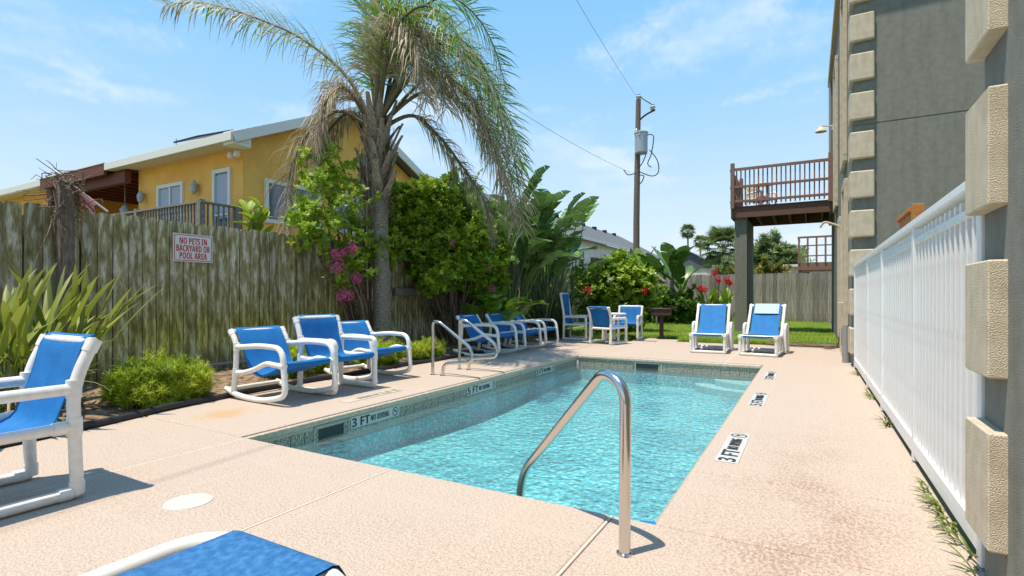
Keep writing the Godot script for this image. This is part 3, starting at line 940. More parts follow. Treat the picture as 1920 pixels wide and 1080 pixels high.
func far_houses() -> void:
	# long white house with a grey roof
	var h := thing("white_house", "long white house with a grey shingle roof behind the big-leaved plants", "house", Vector3(-13, 0, -18.5))
	var m := MB.new()
	var dz := -32.0
	m.box(Vector3(-3.5, 2.45, dz / 2), Vector3(7.0, 4.9, -dz))
	part("wall", m, M.white_siding, h)
	for s in [0, 1]:
		m = MB.new()
		var x0 := 0.45 if s == 0 else -7.45
		var nm := Vector3(0.5 if s == 0 else -0.5, 0.87, 0)
		for o in [Vector3.ZERO, Vector3(0, 0.16, 0)]:
			m.quad(Vector3(x0, 4.85, 0.4) + o, Vector3(-3.5, 7.0, 0.4) + o, Vector3(-3.5, 7.0, dz - 0.4) + o, Vector3(x0, 4.85, dz - 0.4) + o, nm if o.y > 0 else -nm)
		part("roof", m, M.roof_grey, h)
		m = MB.new()
		m.beam(Vector3(x0, 4.9, 0.42), Vector3(-3.5, 7.05, 0.42), 0.05, 0.26)
		m.beam(Vector3(x0, 4.9, 0.4), Vector3(x0, 4.9, dz - 0.4), 0.06, 0.2)
		part("fascia", m, M.trim_white, h)
	m = MB.new()
	m.face([Vector3(0, 4.88, 0.01), Vector3(-3.5, 6.98, 0.01), Vector3(-7, 4.88, 0.01)], Vector3.BACK)
	part("gable", m, M.white_siding, h)
	for k in 9:
		m = MB.new()
		m.box(Vector3(-3.0, 6.95, -8.5 - 2.6 * k), Vector3(0.3, 0.28, 0.35))
		part("roof_vent", m, M.dark_void, h)
	var bx := Basis(Vector3.UP, PI / 2)
	for z in [-4.0, -9.0, -13.6, -18.0, -24.0]: win(h, Vector3(0, 3.6, z), 1.1, 1.2, bx, 0)
	var p := thing("dark_porch_deck", "dark brown porch railing on the side of the long white house", "deck", Vector3(-12.2, 0, -33.5))
	m = MB.new()
	m.box(Vector3(0, 2.4, 0), Vector3(1.6, 0.25, 7.0))
	part("floor", m, M.brown_timber, p)
	for k in 36:
		m = MB.new()
		m.box(Vector3(0.76, 2.98, -3.45 + 0.197 * k), Vector3(0.05, 0.9, 0.06))
		part("baluster", m, M.brown_timber, p)
	m = MB.new()
	m.box(Vector3(0.76, 3.46, 0), Vector3(0.14, 0.09, 7.1)); m.box(Vector3(0.76, 2.75, 0), Vector3(0.06, 0.08, 7.0))
	part("rail", m, M.brown_timber, p)
	for z in [-3.4, 0.0, 3.4]:
		m = MB.new()
		m.box(Vector3(0.76, 1.7, z), Vector3(0.16, 3.6, 0.16))
		part("post", m, M.brown_timber, p)
	# small grey-roofed house far off
	var q := thing("distant_house", "small distant house with a blue grey roof beyond the banana plants", "house", Vector3(-9.6, 0, -52))
	m = MB.new()
	m.box(Vector3(0, 1.9, 0), Vector3(5.0, 3.8, 5.0))
	part("wall", m, M.white_siding, q)
	m = MB.new()
	for s in [-1.0, 1.0]:
		m.quad(Vector3(s * 2.8, 3.7, 2.8), Vector3(0, 5.3, 2.8), Vector3(0, 5.3, -2.8), Vector3(s * 2.8, 3.7, -2.8), Vector3(s * 0.5, 0.86, 0))
	m.face([Vector3(-2.8, 3.7, 2.6), Vector3(0, 5.3, 2.6), Vector3(2.8, 3.7, 2.6)], Vector3.BACK)
	part("roof", m, M.roof_grey, q)
	win(q, Vector3(0.6, 2.4, 2.5), 1.0, 1.0, Basis(), 0)
	# pale house with a brown raised deck, under the balcony
	var r := thing("pale_house", "pale house with sloping side seen under the balcony past the far fence", "house", Vector3(0.4, 0, -36))
	m = MB.new()
	m.box(Vector3(0.6, 1.4, -2), Vector3(4.4, 3.0, 4.0))
	part("wall", m, M.white_siding, r)
	m = MB.new()
	m.face([Vector3(-1.6, 2.9, 0.05), Vector3(-2.6, 1.0, 0.05), Vector3(-2.6, 0.0, 0.05), Vector3(-1.6, 0, 0.05)], Vector3.BACK)
	m.quad(Vector3(-1.6, 2.9, 0.05), Vector3(-2.6, 1.0, 0.05), Vector3(-2.6, 1.0, -4), Vector3(-1.6, 2.9, -4), Vector3(-0.8, 0.5, 0))
	part("lean_to", m, M.roof_grey, r)
	m = MB.new()
	m.box(Vector3(0.6, 2.98, -1.9), Vector3(4.8, 0.14, 4.6))
	part("roof", m, M.trim_white, r)
	win(r, Vector3(-0.7, 2.2, 0.0), 0.7, 0.9, Basis(), 0)
	var e := thing("raised_deck", "brown raised timber deck with open railing beyond the far fence", "deck", Vector3(0.75, 0, -33.5))
	m = MB.new()
	m.box(Vector3(0, 2.75, 0), Vector3(2.6, 0.4, 2.4))
	part("floor", m, M.brown_paint, e)
	for y in [4.3, 3.85, 3.3]:
		m = MB.new()
		m.box(Vector3(0, y, 1.2), Vector3(2.6, 0.1 if y > 4 else 0.06, 0.1)); m.box(Vector3(-1.27, y, 0), Vector3(0.1, 0.1 if y > 4 else 0.06, 2.3))
		part("rail", m, M.brown_paint, e)
	for k in 7:
		m = MB.new()
		m.box(Vector3(-1.25 + 0.41 * k, 3.6, 1.2), Vector3(0.09, 1.4, 0.09))
		part("post", m, M.brown_paint, e)
	for x in [-1.2, 1.2]:
		m = MB.new()
		m.box(Vector3(x, 1.3, 1.0), Vector3(0.18, 2.7, 0.18))
		part("leg", m, M.brown_paint, e)

# ---------------------------------------------------------------- fences
func picket(w: float, h: float, moss: float, shade: float) -> ArrayMesh:
	var m := MB.new()
	var t := 0.009
	var hw := w / 2; var cut := 0.028
	var ys := [0.0, 0.25, 0.5, 0.75, 1.0, 1.3, 1.6, h - cut, h]
	var tint := func(y: float) -> Color:
		var g := clampf(1.0 - absf(y - 0.55) / 0.62, 0, 1) * moss
		var c := Color(shade, shade, shade * 0.97).lerp(Color(1.0 * shade, 1.05 * shade, 0.24 * shade), g)
		return c.lerp(Color(0.5, 0.46, 0.4) * shade, clampf(0.25 - y, 0, 0.25) * 2.0)
	for s in [1.0, -1.0]:
		var f := m.v.size()
		for i in ys.size():
			m.col = tint.call(ys[i])
			var ww: float = hw if i < ys.size() - 1 else hw - cut
			m.vert(Vector3(-ww, ys[i], t * s), Vector3(-0.12, 0, s).normalized()); m.vert(Vector3(ww, ys[i], t * s), Vector3(0.12, 0, s).normalized())
		for i in ys.size() - 1:
			var a := f + i * 2
			m.tri(a, a + 1, a + 3); m.tri(a, a + 3, a + 2)
	m.col = Color(shade, shade, shade) * 0.8
	m.col.a = 1.0
	for s in [1.0, -1.0]:
		m.quad(Vector3(hw * s, 0, -t), Vector3(hw * s, 0, t), Vector3(hw * s, h - cut, t), Vector3(hw * s, h - cut, -t), Vector3(s, 0, 0))
		m.quad(Vector3(hw * s, h - cut, -t), Vector3(hw * s, h - cut, t), Vector3((hw - cut) * s, h, t), Vector3((hw - cut) * s, h, -t), Vector3(s, 0.7, 0).normalized())
	m.quad(Vector3(-hw + cut, h, -t), Vector3(hw - cut, h, -t), Vector3(hw - cut, h, t), Vector3(-hw + cut, h, t), Vector3.UP)
	return m.mesh()

func fences() -> void:
	var r := RandomNumberGenerator.new()
	r.seed = 12
	var a := thing("picket_fence", "tall weathered wooden fence with moss and lichen along the left planting bed", "fence", Vector3(-7.4, 0, 0))
	var z := 1.6
	var mn := noise(120, 0.5)
	while z > -25.2:
		var w := r.randf_range(0.148, 0.164)
		var moss := 0.25
		if z < -2.6 and z > -8.2: moss = clampf(0.75 + mn.get_noise_1d(z * 3.0), 0.3, 1.0)
		var far := smoothstep(-9.0, -13.0, z)
		var p := part("picket", picket(w, 2.1 + r.randf_range(-0.014, 0.014), moss, r.randf_range(0.66, 1.1)), M.grey_boards if far > 0.5 else M.old_boards, a)
		p.transform = Transform3D(Basis(Vector3.UP, PI / 2 + r.randf_range(-0.02, 0.02)) * Basis(Vector3.BACK, r.randf_range(-0.004, 0.004)), Vector3(r.randf_range(-0.004, 0.004), 0.02, z - w / 2))
		z -= w + r.randf_range(0.008, 0.013)
	var bk := bxm(Vector3(0.15, 1.98, 0.016))
	for k in 92:
		part("backing_board", bk, M.old_boards, a, Transform3D(Basis(Vector3.UP, PI / 2), Vector3(-0.095, 1.02, 1.5 - 0.1522 * k)))  # extra boards added behind the gaps so the seams look dark
	for y in [0.35, 1.05, 1.8]:
		var m := MB.new()
		m.box(Vector3(-0.04, y, -11.8), Vector3(0.045, 0.09, 26.9))
		part("rail", m, M.grey_timber, a)
	var b := thing("picket_fence", "grey weathered wooden fence across the far end of the lawn", "fence", Vector3(0, 0, -25.3))
	var x := -7.35
	while x < 6.0:
		var w := r.randf_range(0.132, 0.146)
		var p := part("picket", picket(w, 2.12 + r.randf_range(-0.02, 0.02), 0.0, r.randf_range(0.6, 1.12)), M.grey_boards, b)
		p.transform = Transform3D(Basis(Vector3.UP, r.randf_range(-0.03, 0.03)), Vector3(x + w / 2, 0.0, r.randf_range(-0.006, 0.006)))
		x += w + r.randf_range(0.003, 0.010)
	for y in [0.35, 1.05, 1.8]:
		var m := MB.new()
		m.box(Vector3(-0.6, y, -0.04), Vector3(13.5, 0.09, 0.045))
		part("rail", m, M.grey_timber, b)
	# brown post with dead vine twigs
	var p := thing("fence_post", "brown square post with dead vine twigs on top, in front of the mossy fence", "post", Vector3(-7.31, 0, -2.70))
	var m := MB.new()
	m.box(Vector3(0, 1.2, 0), Vector3(0.09, 2.4, 0.14), Basis(), 0.01)
	part("shaft", m, M.brown_post, p)
	m = MB.new()
	for k in 46:
		var o := Vector3(r.randf_range(-0.1, 0.1), r.randf_range(1.95, 2.5), r.randf_range(-0.16, 0.16))
		var d := Vector3(r.randf_range(-0.3, 0.6), r.randf_range(-0.5, 0.4), r.randf_range(-0.35, 1)).normalized() * r.randf_range(0.12, 0.38)
		if k < 9: d = Vector3(0.12, -0.5, r.randf_range(-0.2, 0.2))
		var side := Vector3(r.randf_range(-1, 1), r.randf_range(-1, 1), r.randf_range(-1, 1)) * 0.10
		m.tube(curve([o, o + d * 0.4 + side, o + d * 0.75 - side * 0.5, o + d], 7), [0.009, 0.008, 0.007, 0.006, 0.005, 0.004, 0.002], 4, false)
	var tw := part("twigs", m, M.twig, p)
	tw.set_meta("kind", "stuff")
	# pale board along the fence behind the palm
	m = MB.new()
	m.box(Vector3(-7.30, 1.22, -9.3), Vector3(0.05, 0.16, 2.4), Basis(Vector3.RIGHT, 0.01))
	single("loose_board", "pale weathered board fixed along the fence behind the palm trunk", "board", m, M.grey_timber)
	# sign
	var s := thing("notice_sign", "white sign reading NO PETS IN BACKYARD OR POOL AREA on the mossy fence", "sign", Vector3(-7.375, 1.77, -4.15), PI / 2)
	s.scale = Vector3(0.92, 0.95, 1.0)
	m = MB.new()
	m.box(Vector3.ZERO, Vector3(0.58, 0.40, 0.012), Basis(), 0.003)
	part("plate", m, M.sign_white, s)
	m = MB.new()
	for q in [[0, 0.18, 0.53, 0.009], [0, -0.18, 0.53, 0.009], [-0.27, 0, 0.009, 0.351], [0.27, 0, 0.009, 0.351]]: m.box(Vector3(q[0], q[1], 0.0075), Vector3(q[2], q[3], 0.003))
	part("border", m, M.sign_red, s)
	var y := 0.098
	for tx in ["NO PETS IN", "BACKYARD OR", "POOL AREA"]:
		part("lettering", words(tx, 0.092, 0.40 if tx != "BACKYARD OR" else 0.49), M.sign_red, s, T(0, y, 0.006))
		y -= 0.105
	m = MB.new()
	for q in [[-0.255, 0.167], [0.255, 0.167], [-0.255, -0.167], [0.255, -0.167]]: m.lathe(Vector3(q[0], q[1], 0.008), [Vector2(0.007, 0), Vector2(0.0, 0.002)], 6)
	part("screw", m, M.steel, s)

func words(tx: String, high: float, wide := 0.0) -> ArrayMesh:   # flat lettering centred on the origin, facing +z
	var t := TextMesh.new()
	var f := SystemFont.new()
	f.font_names = PackedStringArray(["Droid Sans"])
	f.font_weight = 700
	t.font = f
	t.text = tx
	t.font_size = 64
	t.pixel_size = 0.01
	t.depth = 0.02
	t.curve_step = 1.0
	var ar := t.get_mesh_arrays() if t.has_method("get_mesh_arrays") else []
	var vs: PackedVector3Array = ar[Mesh.ARRAY_VERTEX]
	var lo := Vector3(1e9, 1e9, 1e9); var hi := -lo
	for q in vs:
		lo = lo.min(q); hi = hi.max(q)
	var sy := high / maxf(hi.y - lo.y, 1e-5)
	var sx := sy if wide <= 0.0 else wide / maxf(hi.x - lo.x, 1e-5)
	var ce := (lo + hi) * 0.5
	for i in vs.size(): vs[i] = Vector3((vs[i].x - ce.x) * sx, (vs[i].y - ce.y) * sy, (vs[i].z - lo.z) * 0.15)
	ar[Mesh.ARRAY_VERTEX] = vs
	var m := ArrayMesh.new()
	m.add_surface_from_arrays(Mesh.PRIMITIVE_TRIANGLES, ar)
	return m

# ---------------------------------------------------------------- palm
func frond(p: Array, leaf_len: float, dry: float, seed_no: int, dens := 150) -> ArrayMesh:
	var r := RandomNumberGenerator.new()
	r.seed = seed_no
	var m := MB.new()
	var q := []
	for k in p: q.append(cam_dir(k[0], k[1], k[2]))
	var cv := curve(q, 40)
	var rad := []
	for i in 40: rad.append(lerpf(0.045, 0.006, pow(i / 39.0, 0.7)))
	m.col = Color(0.17, 0.17, 0.055).lerp(Color(0.20, 0.15, 0.09), dry)
	m.tube(cv, rad, 6)
	for k in dens:
		var t := 0.16 + 0.84 * (k + r.randf()) / dens
		var fi := t * 38.999
		var i := int(fi)
		var o: Vector3 = cv[i].lerp(cv[i + 1], fi - i)
		var tan_: Vector3 = (cv[mini(i + 1, 39)] - cv[maxi(i - 1, 0)]).normalized()
		var side := tan_.cross(Vector3.UP)
		if side.length() < 0.2: side = Vector3(1, 0, 0.3)
		side = side.normalized()
		var up := side.cross(tan_).normalized()
		var s := 1.0 if k % 2 == 0 else -1.0
		var d := (side * s * r.randf_range(0.5, 1.0) + tan_ * r.randf_range(0.45, 0.9) + up * r.randf_range(-0.35, 0.6)).normalized()
		var l := leaf_len * (0.45 + 0.55 * sin(PI * clampf(t * 0.9 + 0.12, 0, 1))) * r.randf_range(0.75, 1.15)
		var dr := clampf(dry + r.randf_range(-0.35, 0.35) + (0.25 if t > 0.85 else 0.0), 0, 1)
		var g := lerpf(0.25, 1.25, dry) * r.randf_range(0.7, 1.2)
		var p1 := o + d * l * 0.33 + Vector3.DOWN * l * 0.04 * g
		var d2 := (d + Vector3.DOWN * 0.55 * g).normalized()
		var p2 := p1 + d2 * l * 0.33
		var d3 := (d2 + Vector3.DOWN * 0.9 * g).normalized()
		var p3 := p2 + d3 * l * 0.38
		var green := Color(0.10, 0.24, 0.018).lerp(Color(0.26, 0.42, 0.045), r.randf())
		var brown := Color(0.28, 0.20, 0.115).lerp(Color(0.56, 0.47, 0.34), r.randf())
		m.col = green.lerp(brown, smoothstep(0.42, 0.72, dr))
		var w := 0.0105 * r.randf_range(0.8, 1.2) * (1.0 - 0.2 * dr)
		m.strip([o, p1, p2, p3], [w * 0.6, w, w * 0.8, 0.001], tan_)
	return m.mesh()

func palm() -> void:
	var r := RandomNumberGenerator.new()
	r.seed = 5
	var o := thing("palm_tree", "tall palm with drooping half dry fronds in front of the mossy fence", "palm tree", Vector3(-6.8, 0, -7.22))
	var top := Vector3(-0.12, 4.45, 0.06)
	var pts := []; var rad := []
	for i in 30:
		var y := -0.05 + 3.95 * i / 29.0
		pts.append(Vector3(-0.10 * pow(y / 4.4, 2.0) + 0.012 * sin(y * 2.1), y, 0.06 * y / 4.4))
		rad.append((0.205 - 0.05 * smoothstep(0.0, 1.0, y) + 0.02 * smoothstep(2.4, 3.6, y)) * (1.0 + 0.02 * sin(y * 37.0)))
	var m := MB.new()
	m.tube(pts, rad, 18)
	part("trunk", m, M.bark, o)
	for k in 30:   # old leaf bases round the head of the trunk
		var y := 2.85 + 1.3 * k / 29.0
		var a := 2.399 * k + r.randf_range(-0.2, 0.2)
		var d := Vector3(cos(a), 0, sin(a))
		var st := Vector3(-0.10 * pow(y / 4.4, 2.0), y, 0.06 * y / 4.4) + d * lerpf(0.10, 0.16, k / 29.0)
		var fl := r.randf_range(0.12, 0.3)
		var l := r.randf_range(0.45, 0.75)
		var path := curve([st, st + d * fl * 0.55 + Vector3.UP * l * 0.4, st + d * fl + Vector3.UP * l * 0.8, st + d * fl * 1.25 + Vector3.UP * l], 7)
		m = MB.new()
		var sd := Vector3(-d.z, 0, d.x)
		for s in [1.0, -1.0]:
			var rows := []
			for i in 7:
				var w := lerpf(0.12, 0.035, pow(i / 6.0, 0.8))
				rows.append([path[i] - sd * w - d * 0.03 * w * 8.0, path[i] + d * 0.022 * s, path[i] + sd * w - d * 0.03 * w * 8.0])
			m.sheet(rows)
		part("leaf_base", m, M.boot, o)
	m = MB.new()   # fibre between the bases
	for k in 260:
		var a := r.randf() * TAU
		var d := Vector3(cos(a), 0, sin(a))
		var y := r.randf_range(2.7, 4.4)
		var s := Vector3(-0.10 * pow(y / 4.4, 2.0), y, 0.06 * y / 4.4) + d * r.randf_range(0.17, 0.25)
		m.col = Color(0.16, 0.10, 0.06).lerp(Color(0.36, 0.27, 0.18), r.randf())
		var l := r.randf_range(0.15, 0.5)
		m.strip([s, s + d * 0.05 + Vector3(r.randf_range(-0.1, 0.1), -l * 0.5, r.randf_range(-0.1, 0.1)), s + d * 0.03 + Vector3(r.randf_range(-0.12, 0.12), -l, r.randf_range(-0.12, 0.12))], [0.008, 0.006, 0.001], Vector3(-d.z, 0, d.x))
	part("fibre", m, M.frond, o).set_meta("kind", "stuff")
	m = MB.new()   # dead frond stalks hanging down the left of the trunk
	for k in 80:
		var y := r.randf_range(2.0, 3.7) if k > 40 else r.randf_range(3.0, 3.9)
		var end := r.randf_range(0.35, 2.0) if k > 60 else y - r.randf_range(0.3, 0.9)
		var off := cam_dir(r.randf_range(-0.30, -0.14), 0, r.randf_range(-0.25, 0.1))
		var b := Vector3(-0.06, y, 0.04) + off
		m.col = Color(0.19, 0.13, 0.085).lerp(Color(0.44, 0.36, 0.27), r.randf())
		var e := off * r.randf_range(0.7, 1.15)
		m.strip([b, Vector3(-0.03, (y + end) / 2, 0.03) + (off + e) * 0.55, Vector3(0, end, 0) + e * 1.1], [0.010, 0.012, 0.002], cam_dir(1, 0, r.randf_range(-0.5, 0.5)))
	part("dead_skirt", m, M.frond, o).set_meta("kind", "stuff")
	var fr := [
		[[[-0.06, -0.15, 0.0], [-0.55, 0.72, 0.1], [-1.36, 1.42, 0.15], [-2.26, 1.82, 0.1], [-3.1, 2.02, 0.0], [-3.75, 1.95, -0.1]], 0.82, 0.62],
		[[[-0.12, -0.25, -0.1], [-0.62, -0.02, -0.2], [-1.1, -0.44, -0.3], [-1.37, -1.02, -0.35], [-1.48, -1.7, -0.35], [-1.50, -2.3, -0.35]], 0.62, 0.95],
		[[[0.0, -0.1, 0.1], [-0.15, 1.2, 0.1], [-0.3, 2.4, 0.3], [-0.55, 3.2, 0.5]], 0.7, 0.1],
		[[[0.1, -0.1, 0.1], [0.5, 1.55, 0.1], [1.2, 2.25, 0.2], [1.8, 1.98, 0.3], [2.2, 1.3, 0.35], [2.4, 0.5, 0.4]], 0.72, 0.05],
		[[[0.06, -0.1, -0.1], [0.2, 1.2, -0.4], [0.5, 1.55, -0.7], [1.0, 1.05, -1.0], [1.28, 0.45, -1.15], [1.45, -0.35, -1.2]], 0.68, 0.62],
		[[[0.15, -0.25, 0.0], [0.68, 0.0, 0.1], [1.19, -0.41, 0.2], [1.7, -1.08, 0.25], [2.0, -1.6, 0.25], [2.15, -2.2, 0.25]], 0.66, 0.8],
		[[[0.1, -0.1, 0.0], [0.75, 1.2, -0.1], [1.5, 1.3, -0.2], [2.05, 0.65, -0.3], [2.42, -0.35, -0.35], [2.62, -1.4, -0.4], [2.7, -2.2, -0.4]], 0.72, 0.45],
		[[[0.08, -0.1, -0.15], [0.5, 1.0, -0.8], [1.1, 1.2, -1.4], [1.65, 0.65, -1.8], [1.9, -0.2, -2.0]], 0.68, 0.38],
		[[[0.1, -0.1, 0.2], [0.9, 1.15, 1.0], [1.8, 1.25, 1.6], [2.45, 0.55, 2.0], [2.75, -0.5, 2.2]], 0.7, 0.1],
		[[[-0.1, -0.15, -0.15], [-0.42, 0.3, -0.45], [-0.72, -0.1, -0.65], [-0.85, -0.9, -0.7]], 0.5, 0.95],
		[[[0.12, -0.15, -0.15], [0.8, 0.55, -0.5], [1.6, 0.2, -0.7], [2.15, -0.7, -0.8], [2.35, -1.6, -0.8]], 0.7, 0.85],
		[[[0.05, -0.1, 0.05], [0.3, 1.5, 0.0], [0.7, 2.4, -0.2], [1.3, 2.6, -0.5], [1.9, 2.2, -0.8]], 0.7, 0.25],
		[[[0.05, -0.1, 0.1], [0.75, 0.9, 0.3], [1.45, 0.8, 0.6], [2.1, 0.0, 0.8], [2.5, -1.0, 0.9], [2.65, -1.8, 0.9]], 0.7, 0.35],
		[[[0.1, -0.1, -0.1], [0.9, 0.95, -0.5], [1.7, 0.7, -0.9], [2.2, -0.1, -1.1], [2.45, -1.1, -1.2]], 0.72, 0.55],
		[[[0.1, -0.2, 0.0], [0.9, 0.4, 0.0], [1.7, 0.1, 0.0], [2.3, -0.9, 0.1], [2.55, -2.0, 0.1]], 0.72, 0.8],
		[[[0.1, 0.0, 0.1], [0.6, 1.3, 0.2], [1.2, 1.4, 0.2], [1.75, 0.8, 0.2], [2.0, 0.0, 0.2], [2.1, -0.8, 0.2]], 0.72, 0.25],
		[[[0.05, -0.1, -0.2], [0.3, 0.9, -0.7], [0.7, 1.0, -1.2], [1.05, 0.4, -1.5], [1.2, -0.4, -1.6]], 0.66, 0.9],
		[[[0.05, -0.1, -0.1], [0.35, 1.1, -0.3], [0.8, 1.25, -0.6], [1.2, 0.7, -0.9], [1.4, 0.0, -1.0]], 0.66, 0.85],
		[[[-0.1, -0.1, 0.1], [-0.5, 0.5, 0.3], [-0.85, 0.6, 0.4], [-1.1, 0.0, 0.4], [-1.2, -0.7, 0.4]], 0.6, 0.9],
		[[[-0.1, -0.2, 0.1], [-0.5, 0.1, 0.2], [-0.9, -0.15, 0.3], [-1.15, -0.7, 0.3], [-1.2, -1.3, 0.3]], 0.6, 0.95],
		[[[0.0, -0.1, 0.0], [0.02, 0.9, 0.0], [0.05, 1.9, 0.05], [0.1, 2.8, 0.1]], 0.45, 0.0],
	]
	for k in fr.size():
		part("frond", frond(fr[k][0], fr[k][1] * 1.18, fr[k][2], 200 + k, 290 if fr[k][2] > 0.5 else 240), M.frond, o, Transform3D(Basis(), top))

# ---------------------------------------------------------------- leafy plants
func small_leaf(l: float, w: float) -> ArrayMesh:
	var m := MB.new()
	for s in [-1.0, 1.0]:
		var nm := Vector3(-0.35 * s, 1, 0).normalized()
		m.face([Vector3(0, 0, 0), Vector3(s * w, l * 0.12, l * 0.45), Vector3(0, -0.02 * l, l)], nm)
	return m.mesh()

func tuft_leaf(l: float, w: float, cnt: int, seed_no: int) -> ArrayMesh:   # a sprig of several leaves
	var r := RandomNumberGenerator.new()
	r.seed = seed_no
	var m := MB.new()
	for k in cnt:
		var a := 2.4 * k
		var d := Vector3(cos(a), r.randf_range(0.1, 0.9), sin(a)).normalized()
		var b := Vector3(0, l * 0.3 * k / cnt * 2.0, 0)
		var sd := d.cross(Vector3.UP).normalized()
		var nm := sd.cross(d)
		if nm.y < 0: nm = -nm
		for s in [-1.0, 1.0]:
			m.face([b, b + d * l * 0.5 + sd * w * s + nm * w * 0.35, b + d * l], (nm - sd * s * 0.3).normalized())
	return m.mesh()

func foliage(parent: Node, blobs: Array, shape: Mesh, count: int, cols: Array, seed_no: int, gap := -0.12, ns := 1.6, called := "foliage", scl := Vector2(0.5, 1.55)) -> void:
	var r := RandomNumberGenerator.new()
	r.seed = seed_no
	var nf := noise(seed_no, ns)
	var nc := noise(seed_no + 50, 2.4)
	var wts := []; var tot := 0.0
	for b in blobs:
		tot += b[1].x * b[1].y + b[1].y * b[1].z + b[1].x * b[1].z
		wts.append(tot)
	var pl := []; var tn := []
	var tries := 0
	var shoots := []
	for b in blobs:
		for k in 9:
			var d := Vector3(r.randfn(), absf(r.randfn()) * 0.9, r.randfn()).normalized()
			var o: Vector3 = b[0] + d * b[1] * 0.85
			shoots.append([o, o + (d + Vector3(r.randfn() * 0.4, 0.3, r.randfn() * 0.4)).normalized() * b[1].x * r.randf_range(0.35, 0.8)])
	while pl.size() < count and tries < count * 6:
		tries += 1
		var q := r.randf() * tot
		var bi := 0
		while wts[bi] < q: bi += 1
		var b: Array = blobs[bi]
		var d := Vector3(r.randfn(), r.randfn(), r.randfn()).normalized()
		var p: Vector3 = b[0] + d * pow(r.randf(), 0.38) * r.randf_range(0.9, 1.08) * b[1]
		if tries % 7 == 0:
			var sh: Array = shoots[r.randi() % shoots.size()]
			p = sh[0].lerp(sh[1], r.randf()) + Vector3(r.randfn(), r.randfn(), r.randfn()) * 0.03
		if p.y < 0.02: continue
		var nv := nf.get_noise_3dv(p)
		if tries % 7 > 0 and nv < gap + r.randf_range(-0.08, 0.08): continue
		var up := (d * 0.55 + Vector3.UP * 0.95 + Vector3(r.randfn(), r.randfn(), r.randfn()) * 0.45).normalized()
		var fw := up.cross(Vector3(r.randfn(), r.randfn(), r.randfn())).normalized()
		var s := r.randf_range(scl.x, scl.y)
		pl.append(Transform3D(Basis(up.cross(fw), up, fw).scaled(Vector3(s, s, s)), p))
		var t := clampf(0.5 + nc.get_noise_3dv(p) * 0.9 + r.randf_range(-0.25, 0.25), 0, 1)
		var c: Color = cols[0].lerp(cols[1], t * 2.0) if t < 0.5 else cols[1].lerp(cols[2], t * 2.0 - 1.0)
		tn.append(c)
	swarm(called, shape, M.leaf, pl, tn, parent)

func branches(parent: Node, base: Vector3, blobs: Array, seed_no: int, r0 := 0.035, per := 2) -> void:
	var r := RandomNumberGenerator.new()
	r.seed = seed_no
	var m := MB.new()
	for b in blobs:
		for k in per:
			var e: Vector3 = b[0] + Vector3(r.randf_range(-0.6, 0.6) * b[1].x, r.randf_range(0, 0.8) * b[1].y, r.randf_range(-0.6, 0.6) * b[1].z)
			var s := base + Vector3(r.randf_range(-0.15, 0.15), 0, r.randf_range(-0.15, 0.15))
			var mid := s.lerp(e, 0.5) + Vector3(r.randf_range(-0.2, 0.2), 0.15, r.randf_range(-0.2, 0.2))
			var c := curve([s, mid, e], 9)
			var rr := []
			for i in 9: rr.append(lerpf(r0, 0.005, i / 8.0))
			m.tube(c, rr, 5, false)
			for q in 4:
				var bb: Vector3 = c[4 + q]
				var ee: Vector3 = bb + Vector3(r.randfn(), absf(r.randfn()) * 0.8, r.randfn()) * b[1].x * 0.4
				m.tube([bb, bb.lerp(ee, 0.5) + Vector3(0, 0.05, 0), ee], [0.009, 0.006, 0.003], 4, false)
	part("stems", m, M.twig, parent)

